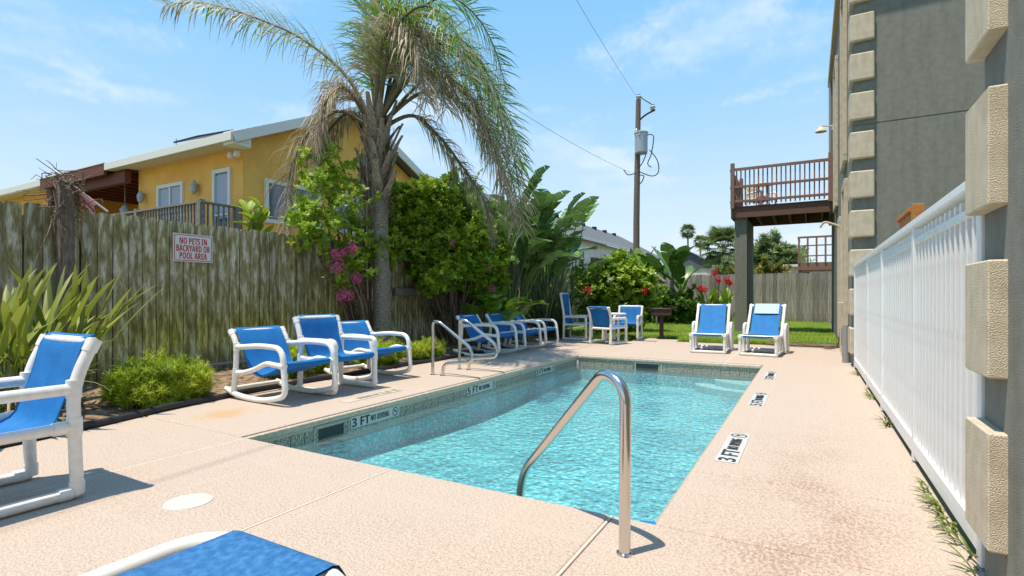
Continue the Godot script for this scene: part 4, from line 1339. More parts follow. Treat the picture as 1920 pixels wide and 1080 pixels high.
func paddle(pet: float, l: float, w: float, lean: float, droop: float, seed_no: int, cols: Array, tears := 5) -> ArrayMesh:   # big leaf on its stalk; leans towards +z
	var r := RandomNumberGenerator.new()
	r.seed = seed_no
	var m := MB.new()
	var pts := []
	var p := Vector3.ZERO
	var a := lean * 0.35
	var n1 := 10; var n2 := 16
	for i in n1:
		pts.append(p)
		p += Vector3(0, cos(a), sin(a)) * pet / n1
		a += lean * 0.65 / n1
	var rad := []
	for i in n1 + 1: rad.append(lerpf(0.030, 0.014, i / float(n1)))
	pts.append(p)
	m.col = cols[1] * 0.9
	m.col.a = 1.0
	m.tube(pts, rad, 6, false)
	var mid := [p]
	for i in n2:
		p += Vector3(0, cos(a), sin(a)) * l / n2
		a += droop / n2
		mid.append(p)
	for s in [-1.0, 1.0]:
		var cut := 0.0
		var nxt := r.randi_range(2, 4)
		var sag := r.randf_range(0.0, 0.25)
		var tone := r.randfn(0.42, 0.18)
		for i in n2:
			var t0 := i / float(n2); var t1 := (i + 1) / float(n2)
			var w0 := w * pow(sin(PI * clampf(0.06 + 0.94 * t0, 0, 1)), 0.62); var w1 := w * pow(sin(PI * clampf(0.06 + 0.94 * t1, 0, 0.999)), 0.62)
			if i == nxt and tears > 0:
				nxt += r.randi_range(3, maxi(4, 9 - tears))
				sag = clampf(sag + r.randf_range(-0.22, 0.22), -0.1, 0.5)
				tone = clampf(tone + r.randfn(0.0, 0.1), 0, 1)
				cut = 0.35
			else: cut = 0.0
			var tg: Vector3 = (mid[i + 1] - mid[i]).normalized()
			var nm := tg.cross(Vector3.RIGHT)
			if nm.y < 0 and a < 1.6: nm = -nm
			var v_up := 0.25 - sag
			var e0: Vector3 = mid[i] + Vector3(s * w0, 0, 0) + nm * w0 * v_up + tg * (w0 * 0.25 + cut * l / n2)
			var e1: Vector3 = mid[i + 1] + Vector3(s * w1, 0, 0) + nm * w1 * v_up + tg * w1 * 0.25
			var h0: Vector3 = mid[i].lerp(e0, 0.5) + nm * w0 * 0.06; var h1: Vector3 = mid[i + 1].lerp(e1, 0.5) + nm * w1 * 0.06
			m.col = cols[0].lerp(cols[2], clampf(tone + r.randfn(0.0, 0.05), 0, 1))
			m.col.a = 1.0
			var fn := (nm - Vector3(s * v_up, 0, 0)).normalized()
			m.face([mid[i], mid[i + 1], h1, h0], fn)
			m.face([h0, h1, e1, e0], (fn + Vector3(s * 0.15, 0, 0)).normalized())
	m.col = cols[2]
	m.tube(mid, 0.009, 4, false)
	return m.mesh()

func strap(l: float, w: float, lean: float, droop: float, col: Color, tip: Color, fold := 0.25, stalk := 0.0) -> ArrayMesh:
	var m := MB.new()
	var p := Vector3.ZERO
	var a := lean
	var n1 := 12
	var pts := [p]
	for i in n1:
		p += Vector3(0, cos(a), sin(a)) * l / n1
		a += droop * (i / float(n1)) * 2.0 / n1
		pts.append(p)
	for s in [-1.0, 1.0]:
		var f := m.v.size()
		for i in n1 + 1:
			var t := i / float(n1)
			var ww := w * (0.35 + 0.65 * sin(PI * clampf(t * 0.75 + 0.22, 0, 1)))
			if stalk > 0.0: ww = w * (0.14 if t < stalk else 0.14 + 0.86 * pow(sin(PI * clampf((t - stalk) / (1.0 - stalk), 0, 1)), 0.7))
			if i == n1: ww = 0.001
			var tg: Vector3 = (pts[mini(i + 1, n1)] - pts[maxi(i - 1, 0)]).normalized()
			var nm := tg.cross(Vector3.RIGHT).normalized()
			m.col = col.lerp(tip, pow(t, 2.5))
			m.vert(pts[i], nm); m.vert(pts[i] + Vector3(s * ww, 0, 0) + nm * ww * -fold, (nm + Vector3(s * fold, 0, 0)).normalized())
		for i in n1:
			var b := f + i * 2
			m.tri(b, b + 1, b + 3); m.tri(b, b + 3, b + 2)
	return m.mesh()

func blossom(r0: float, cnt: int, cols: Array, seed_no: int, ps := 0.04) -> ArrayMesh:
	var r := RandomNumberGenerator.new()
	r.seed = seed_no
	var m := MB.new()
	for k in cnt:
		var d := Vector3(r.randfn(), r.randfn(), r.randfn()).normalized()
		var o := d * r0 * pow(r.randf(), 0.4)
		m.col = cols[0].lerp(cols[1], r.randf())
		for q in 3:
			var nm := (d + Vector3(r.randfn(), r.randfn(), r.randfn()) * 0.6).normalized()
			var x := nm.cross(Vector3(r.randfn(), r.randfn(), r.randfn())).normalized()
			var y := nm.cross(x)
			m.face([o, o + x * ps + y * ps * 0.45, o + x * ps * 1.5, o + x * ps - y * ps * 0.45], nm)
	return m.mesh()

func plants() -> void:
	var r := RandomNumberGenerator.new()
	r.seed = 31
	var lime := [Color(0.12, 0.22, 0.015), Color(0.26, 0.41, 0.025), Color(0.46, 0.58, 0.06)]
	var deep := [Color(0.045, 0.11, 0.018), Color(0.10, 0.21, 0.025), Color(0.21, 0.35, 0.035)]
	var big := [Color(0.06, 0.14, 0.04), Color(0.12, 0.24, 0.06), Color(0.24, 0.38, 0.10)]
	# bougainvillea: airy left part, dense right part
	var a := thing("bougainvillea", "airy yellow green flowering shrub with pink blossoms left of the palm trunk", "shrub", Vector3(-7.1, -0.2, -6.5))
	var bl := [[Vector3(0.0, 2.75, 0.3), Vector3(0.55, 0.75, 0.55)], [Vector3(-0.3, 3.45, 0.0), Vector3(0.4, 0.5, 0.5)], [Vector3(0.1, 2.1, -0.5), Vector3(0.45, 0.6, 0.5)], [Vector3(-0.1, 2.9, -0.9), Vector3(0.5, 0.75, 0.5)], [Vector3(0.25, 1.75, 0.15), Vector3(0.28, 0.4, 0.3)], [Vector3(0.15, 2.35, 0.75), Vector3(0.35, 0.4, 0.35)], [Vector3(-0.25, 2.6, -1.5), Vector3(0.35, 0.8, 0.5)]]
	branches(a, Vector3(-0.1, 0.0, -0.7), bl, 41, 0.03, 3)
	var lf := tuft_leaf(0.075, 0.024, 5, 3)
	foliage(a, bl, lf, 1800, lime, 42, 0.02, 2.4)
	var pink := [Color(0.62, 0.07, 0.25), Color(0.80, 0.25, 0.42)]
	for q in [[0.45, 1.80, 0.50, 0.15], [0.42, 2.12, 0.15, 0.11], [0.40, 2.02, 0.32, 0.08], [0.45, 1.33, 0.38, 0.09], [0.47, 1.32, 0.25, 0.10], [0.45, 1.62, 0.05, 0.09], [0.42, 1.98, 0.48, 0.11]]:
		part("blossom", blossom(q[3], 70, pink, int(q[1] * 100), 0.026), M.petal, a, T(q[0], q[1], q[2]))
	var b := thing("bougainvillea", "dense dark green flowering shrub to the right of the palm trunk", "shrub", Vector3(-6.9, 0, -9.0))
	bl = [[Vector3(0, 2.2, 0), Vector3(0.8, 0.75, 0.8)], [Vector3(0.1, 2.55, -0.9), Vector3(0.7, 0.6, 0.7)], [Vector3(0.1, 1.75, -0.9), Vector3(0.75, 0.6, 0.75)], [Vector3(-0.2, 2.75, 0.4), Vector3(0.5, 0.5, 0.5)], [Vector3(0.1, 2.3, -1.7), Vector3(0.65, 0.75, 0.65)], [Vector3(0.15, 1.5, 0.3), Vector3(0.5, 0.4, 0.55)], [Vector3(0.1, 1.45, -1.9), Vector3(0.5, 0.6, 0.5)], [Vector3(-0.1, 3.05, -0.9), Vector3(0.5, 0.4, 0.7)], [Vector3(0.0, 3.0, 0.1), Vector3(0.5, 0.45, 0.6)], [Vector3(0.1, 2.7, -2.0), Vector3(0.5, 0.5, 0.5)], [Vector3(-0.3, 2.6, 1.1), Vector3(0.4, 0.8, 0.4)], [Vector3(0.0, 3.35, -0.3), Vector3(0.4, 0.35, 0.5)]]
	branches(b, Vector3(-0.1, 0.0, -0.7), bl, 43, 0.04, 3)
	foliage(b, bl, lf, 15000, [lime[0], lime[1], lime[2]], 44, -0.08, 2.3)
	for q in [[0.75, 1.28, -1.0, 0.09], [0.7, 2.2, 0.45, 0.05], [0.75, 1.75, -0.85, 0.06]]: part("blossom", blossom(q[3], 45, [Color(0.5, 0.12, 0.2), Color(0.62, 0.3, 0.32)], int(q[1] * 90), 0.026), M.petal, b, T(q[0], q[1], q[2]))
	m_twig(b, [Vector3(0.1, 2.9, -0.6), Vector3(0.2, 3.5, -0.9), Vector3(0.35, 3.95, -1.1)], 14, lf, deep)
	# giant bird of paradise behind the rockers
	var s := thing("bird_of_paradise", "tall clump of giant paddle-shaped leaves rising behind the back rockers", "plant", Vector3(-6.7, 0, -13.0))
	var kinds := []
	for k in 7: kinds.append(paddle(r.randf_range(1.0, 2.7), r.randf_range(1.0, 1.45), r.randf_range(0.24, 0.33), r.randf_range(0.2, 0.75), r.randf_range(0.5, 1.6), 300 + k, big, 5))
	for k in 64:
		var ang := r.randf() * TAU if k % 3 > 0 else r.randf_range(-0.6, 0.6) + PI * 0.42
		part("leaf", kinds[k % 7], M.broad_leaf, s, Transform3D(Basis(Vector3.UP, ang).scaled(Vector3.ONE * r.randf_range(0.8, 1.15)), Vector3(r.randf_range(-0.4, 0.5), 0.2 + 0.8 * r.randf(), r.randf_range(-2.2, 1.7))))
	for k in 5:
		var m := MB.new()
		var x := r.randf_range(-0.3, 0.4); var z := r.randf_range(-1.1, 0.9)
		m.tube([Vector3(x, 0, z), Vector3(x + 0.05, 0.9, z + 0.04), Vector3(x, 1.6, z)], [0.10, 0.09, 0.05], 8)
		part("trunk", m, M.boot, s)
	var t := thing("broad_leaf_plant", "low plant with broad glossy green leaves beside the back rockers", "plant", Vector3(-6.0, 0, -10.4))
	kinds = []
	for k in 5: kinds.append(paddle(r.randf_range(0.5, 1.0), r.randf_range(0.5, 0.72), r.randf_range(0.15, 0.21), r.randf_range(0.3, 0.8), r.randf_range(0.8, 1.6), 330 + k, [deep[1], big[1], lime[1]], 1))
	for k in 24: part("leaf", kinds[k % 5], M.broad_leaf, t, Transform3D(Basis(Vector3.UP, r.randf() * TAU).scaled(Vector3.ONE * r.randf_range(0.8, 1.2)), Vector3(r.randf_range(-0.5, 0.3), 0.0, r.randf_range(-0.8, 0.8))))
	var u := thing("spiky_plant", "clump of narrow spiky grey green leaves behind the last rocker", "plant", Vector3(-6.1, 0, -13.0))
	kinds = []
	for k in 6: kinds.append(strap(r.randf_range(1.1, 1.9), r.randf_range(0.02, 0.035), r.randf_range(0.1, 0.5), r.randf_range(0.3, 0.9), Color(0.07, 0.12, 0.05), Color(0.20, 0.22, 0.10)))
	for k in 80: part("leaf", kinds[k % 6], M.leaf, u, Transform3D(Basis(Vector3.UP, r.randf() * TAU) * Basis(Vector3.RIGHT, r.randf_range(-0.1, 0.4)), Vector3(r.randf_range(-0.35, 0.35), 0, r.randf_range(-0.7, 0.7))))
	# strap-leaved clumps in the near bed
	var spots := [[-5.95, -1.75, 80, "strap-leaved plant with tall yellow green blades behind the near chair"], [-6.25, -2.15, 62, "strap-leaved plant between the brown post and the low bush"], [-6.6, -1.0, 46, "strap-leaved plant at the left edge of the planting bed"]]
	for q in spots:
		var o := thing("strap_leaf_plant", q[3], "plant", Vector3(q[0], 0, q[1]), 0, "strap-leaved plants in the near bed")
		kinds = []
		for k in 9:
			var tone := r.randf()
			var c := Color(0.075, 0.15, 0.03).lerp(Color(0.34, 0.43, 0.03), tone * 0.85)
			if k < 6: kinds.append(strap(r.randf_range(1.0, 1.55), r.randf_range(0.02, 0.036), r.randf_range(0.05, 0.4), r.randf_range(0.3, 1.0), c, c.lerp(Color(0.34, 0.30, 0.08), 0.5), 0.35, 0.45))
			elif k < 8: kinds.append(strap(r.randf_range(0.7, 1.1), r.randf_range(0.012, 0.018), r.randf_range(0.2, 0.5), r.randf_range(0.8, 1.8), Color(0.08, 0.14, 0.03), Color(0.24, 0.26, 0.08)))
			else: kinds.append(strap(r.randf_range(0.7, 1.0), 0.014, 0.6, 2.2, Color(0.26, 0.20, 0.10), Color(0.45, 0.36, 0.22)))
		for k in q[2]:
			part("leaf", kinds[k % 9], M.leaf, o, Transform3D(Basis(Vector3.UP, r.randf() * TAU) * Basis(Vector3.RIGHT, r.randf_range(-0.1, 0.3)), Vector3(r.randf_range(-0.22, 0.22), 0.02, r.randf_range(-0.25, 0.25))))
	# low feathery bushes
	var needle := MB.new()
	for k in 16:
		var an := 2.4 * k
		var d := Vector3(cos(an) * 0.6, 0.5 + 0.4 * sin(k * 1.7), sin(an) * 0.6).normalized()
		var o2 := Vector3(0, 0.075 * k / 16.0, 0)
		needle.strip([o2, o2 + d * 0.022, o2 + d * 0.04], [0.0022, 0.002, 0.0003], Vector3(-d.z, 0.1, d.x))
	var nm := needle.mesh()
	for q in [[-5.85, -2.95, 0.47, 0.30, 7000, "round low feathery bush between the strap-leaved plants and the first rocker"], [-6.2, -4.9, 0.5, 0.3, 2600, "low feathery bush behind the first rocker"], [-5.95, -6.2, 0.42, 0.26, 2200, "low feathery bush between the third rocker and the ladder rails"], [-5.95, -7.4, 0.36, 0.22, 1600, "small feathery bush beside the ladder rails"]]:
		var o := thing("feathery_bush", q[5], "bush", Vector3(q[0], 0, q[1]), 0, "low feathery bushes in the bed")
		var h: float = q[3]
		bl = [[Vector3(0, h * 0.45, 0), Vector3(q[2] * 0.62, h * 0.62, q[2])], [Vector3(0.1, h * 0.5, q[2] * 0.35), Vector3(q[2] * 0.45, h * 0.55, q[2] * 0.5)], [Vector3(0.05, h * 0.5, -q[2] * 0.4), Vector3(q[2] * 0.45, h * 0.5, q[2] * 0.45)]]
		foliage(o, bl, nm, q[4], [Color(0.18, 0.29, 0.015), Color(0.38, 0.50, 0.025), Color(0.58, 0.62, 0.06)], int(q[4]), -0.3, 4.0, "foliage", Vector2(0.9, 1.6))
		branches(o, Vector3.ZERO, bl, int(q[4]) + 1, 0.01, 3)
	# flowering bush by the patio table
	var hb := thing("hibiscus_bush", "rounded light green bush with red and white flowers behind the patio chairs", "bush", Vector3(-5.5, 0, -15.9))
	bl = [[Vector3(0, 1.2, 0), Vector3(0.95, 0.9, 0.8)], [Vector3(0.7, 1.4, 0.1), Vector3(0.7, 0.8, 0.6)], [Vector3(-0.6, 1.3, 0.2), Vector3(0.6, 0.7, 0.6)], [Vector3(0.2, 1.95, 0), Vector3(0.5, 0.45, 0.5)], [Vector3(1.25, 1.2, 0.0), Vector3(0.5, 0.55, 0.5)], [Vector3(0.2, 0.5, 0.2), Vector3(1.2, 0.5, 0.6)]]
	branches(hb, Vector3.ZERO, bl, 51, 0.03)
	foliage(hb, bl, tuft_leaf(0.10, 0.034, 5, 4), 4200, [lime[0], lime[1], lime[2]], 52, -0.15, 1.6)
	for q in [[-0.45, 1.25, 0.85, 0], [-0.3, 1.32, 0.85, 0], [0.85, 0.75, 0.8, 0], [0.95, 0.72, 0.8, 0], [-0.75, 1.0, 0.75, 1], [-0.95, 1.45, 0.6, 1], [0.3, 1.6, 0.72, 1], [1.3, 1.3, 0.55, 0], [-1.0, 0.9, 0.6, 1]]:
		part("blossom", blossom(0.10 if q[3] == 0 else 0.07, 26, [Color(0.55, 0.02, 0.02), Color(0.7, 0.06, 0.06)] if q[3] == 0 else [Color(0.7, 0.68, 0.5), Color(0.8, 0.8, 0.7)], int(q[1] * 77), 0.045), M.petal, hb, T(q[0], q[1], q[2]))
	# bananas
	for q in [[-5.0, -22.0, 15, "banana plant with broad upright leaves near the far fence"], [-6.2, -23.2, 10, "banana plant with torn leaves left of the upright banana"]]:
		var o := thing("banana_plant", q[3], "plant", Vector3(q[0], 0, q[1]))
		kinds = []
		for k in 5: kinds.append(paddle(r.randf_range(0.3, 0.7), r.randf_range(1.3, 1.9), r.randf_range(0.24, 0.34), r.randf_range(0.1, 0.7), r.randf_range(0.3, 1.5), 360 + k + int(q[2]), [big[0], big[1], lime[1]], 3))
		for st in 3:
			var m := MB.new()
			var x := r.randf_range(-0.5, 0.5); var z := r.randf_range(-0.4, 0.4)
			var hh := r.randf_range(1.2, 2.1)
			m.tube([Vector3(x, 0, z), Vector3(x * 1.1, hh * 0.5, z), Vector3(x * 1.15, hh, z)], [0.12, 0.10, 0.06], 9)
			part("trunk", m, M.boot, o)
			for k in int(q[2] / 3): part("leaf", kinds[(k + st) % 5], M.broad_leaf, o, Transform3D(Basis(Vector3.UP, r.randf() * TAU), Vector3(x * 1.15, hh - 0.2, z)))
		for k in 8:   # dead leaves hanging
			var dm := strap(1.1, 0.10, 2.5, 0.5, Color(0.16, 0.11, 0.07), Color(0.3, 0.22, 0.14))
			part("dead_leaf", dm, M.leaf, o, Transform3D(Basis(Vector3.UP, r.randf() * TAU), Vector3(r.randf_range(-0.4, 0.4), 1.5, r.randf_range(-0.3, 0.3))))
	# cannas
	var cn := thing("canna_lily", "bright green canna plant with red flowers left of the grey pier", "plant", Vector3(-3.1, 0, -21.8))
	kinds = []
	for k in 4: kinds.append(paddle(r.randf_range(0.3, 0.7), 0.6, 0.11, r.randf_range(0.2, 0.6), r.randf_range(0.3, 0.8), 380 + k, [lime[0], lime[1], lime[2]], 0))
	for k in 40: part("leaf", kinds[k % 4], M.leaf, cn, Transform3D(Basis(Vector3.UP, r.randf() * TAU).scaled(Vector3.ONE * r.randf_range(0.8, 1.15)), Vector3(r.randf_range(-0.5, 0.5), r.randf_range(0.0, 0.25), r.randf_range(-0.4, 0.4))))
	for q in [[-0.1, 2.05, 0.2], [0.05, 1.75, 0.35], [0.35, 1.75, 0.3], [0.45, 1.65, 0.25], [-0.6, 1.45, 0.3], [-0.45, 1.4, 0.35]]:
		var m := MB.new()
		m.tube([Vector3(q[0] * 0.5, 0.2, 0), Vector3(q[0], q[1], q[2])], 0.012, 5)
		part("stalk", m, M.twig, cn)
		part("blossom", blossom(0.13, 30, [Color(0.6, 0.015, 0.03), Color(0.75, 0.05, 0.06)], int(q[1] * 60), 0.05), M.petal, cn, T(q[0], q[1], q[2]))
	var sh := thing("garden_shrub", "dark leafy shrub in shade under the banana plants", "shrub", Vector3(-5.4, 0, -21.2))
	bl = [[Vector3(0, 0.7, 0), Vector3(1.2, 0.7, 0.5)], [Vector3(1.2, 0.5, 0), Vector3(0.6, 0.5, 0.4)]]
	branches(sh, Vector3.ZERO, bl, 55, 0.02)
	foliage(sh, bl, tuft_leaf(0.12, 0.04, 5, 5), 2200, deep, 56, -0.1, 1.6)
	# small bright shrub that tops the fence by the yellow house
	var fs := thing("fence_top_shrub", "small bright green shrub rising above the mossy fence below the house corner", "shrub", Vector3(-7.75, 0, -5.35))
	kinds = [paddle(0.1, 0.34, 0.085, 0.4, 0.7, 391, lime, 0), paddle(0.15, 0.30, 0.075, 0.8, 0.8, 392, lime, 0)]
	var mm := MB.new()
	mm.tube([Vector3(0, 0, 0), Vector3(0.02, 1.5, 0), Vector3(0, 2.5, 0.03)], [0.03, 0.02, 0.01], 6)
	part("stem", mm, M.twig, fs)
	for k in 24: part("leaf", kinds[k % 2], M.leaf, fs, Transform3D(Basis(Vector3.UP, r.randf() * TAU).scaled(Vector3.ONE * r.randf_range(0.7, 1.1)), Vector3(r.randf_range(-0.05, 0.05), 1.75 + 0.03 * k, r.randf_range(-0.12, 0.12))))
	# far trees
	var fan := MB.new()
	for k in 22:
		var an := lerpf(-1.9, 1.9, k / 21.0)
		var d := Vector3(sin(an), 0.0, cos(an))
		fan.col = Color(0.09, 0.15, 0.04).lerp(Color(0.20, 0.26, 0.09), float(k % 5) / 4.0)
		fan.strip([Vector3(0, 0, 0.0), d * 0.45 + Vector3(0, 0.05, 0), d * 0.85 + Vector3(0, -0.22, 0)], [0.02, 0.055, 0.004], Vector3(d.z, 0.2, -d.x))
	fan.col = Color(0.14, 0.14, 0.06)
	fan.tube([Vector3(0, 0, -0.9), Vector3.ZERO], 0.02, 4, false)
	var fm := fan.mesh()
	for q in [[-17.5, -90.0, 11.9, 0.85, "slim fan palm, taller one of the pair beyond the banana plants"], [-16.4, -95.0, 10.6, 0.8, "slim fan palm, lower one of the pair beyond the banana plants"], [-6.0, -45.0, 5.0, 1.2, "bushy fan palm beyond the far fence just left of the grey pier"]]:
		var o := thing("fan_palm", q[4], "palm tree", Vector3(q[0], 0, q[1]))
		var m := MB.new()
		m.tube([Vector3(0, 0, 0), Vector3(0.05, q[2] * 0.5, 0), Vector3(0, q[2], 0)], [0.2, 0.15, 0.14], 9)
		part("trunk", m, M.boot, o)
		for k in 34:
			var el := lerpf(-1.0, 1.3, k / 33.0)
			var bs := Basis(Vector3.UP, 2.4 * k) * Basis(Vector3.RIGHT, -el)
			part("leaf", fm, M.leaf, o, Transform3D(bs.scaled(Vector3.ONE * q[3]), Vector3(0, q[2], 0) + bs * Vector3(0, 0, 0.95 * q[3])))
		if q[3] > 1.17:
			for k in 26:
				var bs := Basis(Vector3.UP, 2.4 * k) * Basis(Vector3.RIGHT, 0.9 + 0.02 * k)
				part("dead_leaf", fm, M.frond, o, Transform3D(bs, Vector3(0, q[2] - 0.3 - 0.05 * k, 0) + bs * Vector3(0, 0, 0.6)))
	var ft := thing("feathery_tree", "feathery grey green tree beyond the far fence under the balcony", "tree", Vector3(-2.6, 0, -40))
	bl = [[Vector3(0, 2.9, 0), Vector3(2.2, 1.6, 1.6)], [Vector3(-1.4, 2.6, 0.3), Vector3(1.3, 1.3, 1.2)], [Vector3(1.4, 3.1, 0), Vector3(1.5, 1.0, 1.2)], [Vector3(0.2, 4.1, 0), Vector3(1.0, 0.9, 0.9)], [Vector3(0.0, 1.4, 0.2), Vector3(2.6, 1.0, 1.2)]]
	branches(ft, Vector3(0, 0, 0), bl, 57, 0.12, 3)
	foliage(ft, bl, tuft_leaf(0.30, 0.035, 9, 6), 4200, [Color(0.11, 0.17, 0.06), Color(0.19, 0.27, 0.09), Color(0.30, 0.37, 0.15)], 58, -0.1, 0.8)
	var fy := thing("yellow_bush", "low yellow green bush behind the far fence under the balcony", "bush", Vector3(-2.2, 0, -29.0))
	bl = [[Vector3(0, 1.6, 0), Vector3(1.2, 1.0, 0.7)], [Vector3(1.0, 1.7, 0), Vector3(0.7, 0.8, 0.6)]]
	branches(fy, Vector3.ZERO, bl, 59, 0.03)
	foliage(fy, bl, tuft_leaf(0.14, 0.045, 5, 7), 2400, [Color(0.12, 0.13, 0.02), Color(0.25, 0.24, 0.04), Color(0.36, 0.33, 0.07)], 60, -0.15, 1.2)
	# weeds at the foot of the railing
	var wd := strap(0.105, 0.006, 0.3, 1.4, Color(0.14, 0.20, 0.03), Color(0.34, 0.36, 0.10))
	var wi := 0
	for q in [[-2.85, 16, "weed tuft under the railing nearest the bottom corner"], [-3.35, 30, "largest weed tuft under the white railing"], [-3.65, 12, "weed tuft just past the largest one under the railing"], [-5.6, 16, "weed tuft under the middle of the white railing"], [-7.0, 14, "small weed tuft under the railing beyond its middle post"], [-8.9, 16, "weed tuft under the far end of the white railing"]]:
		var o := thing("weed", q[2], "weed", Vector3(0.585, 0.0, q[0]), 0, "weeds along the railing foot")
		for k in q[1]: part("leaf", wd, M.leaf, o, Transform3D(Basis(Vector3.UP, r.randf_range(-2.8, 0.2)) * Basis(Vector3.RIGHT, r.randf_range(0.2, 0.9)), Vector3(r.randf_range(-0.02, 0.03), 0, r.randf_range(-0.24, 0.24))))
		wi += 1

func m_twig(parent: Node, p: Array, count: int, lf: Mesh, cols: Array) -> void:
	var m := MB.new()
	var c := curve(p, 12)
	m.tube(c, 0.008, 5, false)
	part("sprig", m, M.twig, parent)
	var pl := []; var tn := []
	for k in count:
		var q: Vector3 = c[4 + k % 8]
		pl.append(Transform3D(Basis(Vector3.UP, 2.4 * k) * Basis(Vector3.RIGHT, 0.6), q + Vector3(0.05 * sin(k * 2.1), 0.02, 0.05 * cos(k * 1.3))))
		tn.append(cols[1].lerp(cols[2], (k % 4) / 3.0))
	swarm("sprig_leaves", lf, M.leaf, pl, tn, parent)

# ---------------------------------------------------------------- rails, markers and other pool fittings
func no_dive(r0: float) -> ArrayMesh:   # a ring with a bar across a little diver
	var m := MB.new()
	var ring := []
	for k in 25: ring.append(Vector3(cos(TAU * k / 24.0), sin(TAU * k / 24.0), 0) * r0)
	m.tube(ring, r0 * 0.11, 4, false)
	m.tube([Vector3(-r0 * 0.7, r0 * 0.7, 0), Vector3(r0 * 0.7, -r0 * 0.7, 0)], r0 * 0.1, 4)
	m.tube([Vector3(-r0 * 0.4, -r0 * 0.05, 0), Vector3(r0 * 0.2, r0 * 0.3, 0), Vector3(r0 * 0.55, r0 * 0.05, 0)], r0 * 0.12, 4)
	for k in m.v.size(): m.v[k].z *= 0.15
	return m.mesh()

func marker(label: String, at: Vector3, b: Basis, depth: String, l: float, h: float, faded := false, sym := true) -> void:
	var o := thing("depth_marker", label, "depth marker", at, 0, "pool depth markers")
	o.basis = b
	var m := MB.new()
	m.box(Vector3.ZERO, Vector3(l, h, 0.006), Basis(), 0.002)
	part("plate", m, M.marker_white if not faded else M.deck_mark, o)
	var ink: Material = M.faded_ink if faded else M.ink
	part("lettering", words(depth, h * 0.74, l * 0.34), ink, o, T(-l * 0.5 + l * 0.19, 0, 0.003))
	part("lettering", words("NO DIVING", h * 0.50, l * 0.38), ink, o, T(l * 0.075, 0, 0.003))
	if sym: part("symbol", no_dive(h * 0.36), ink, o, T(l * 0.5 - h * 0.55, 0, 0.004))

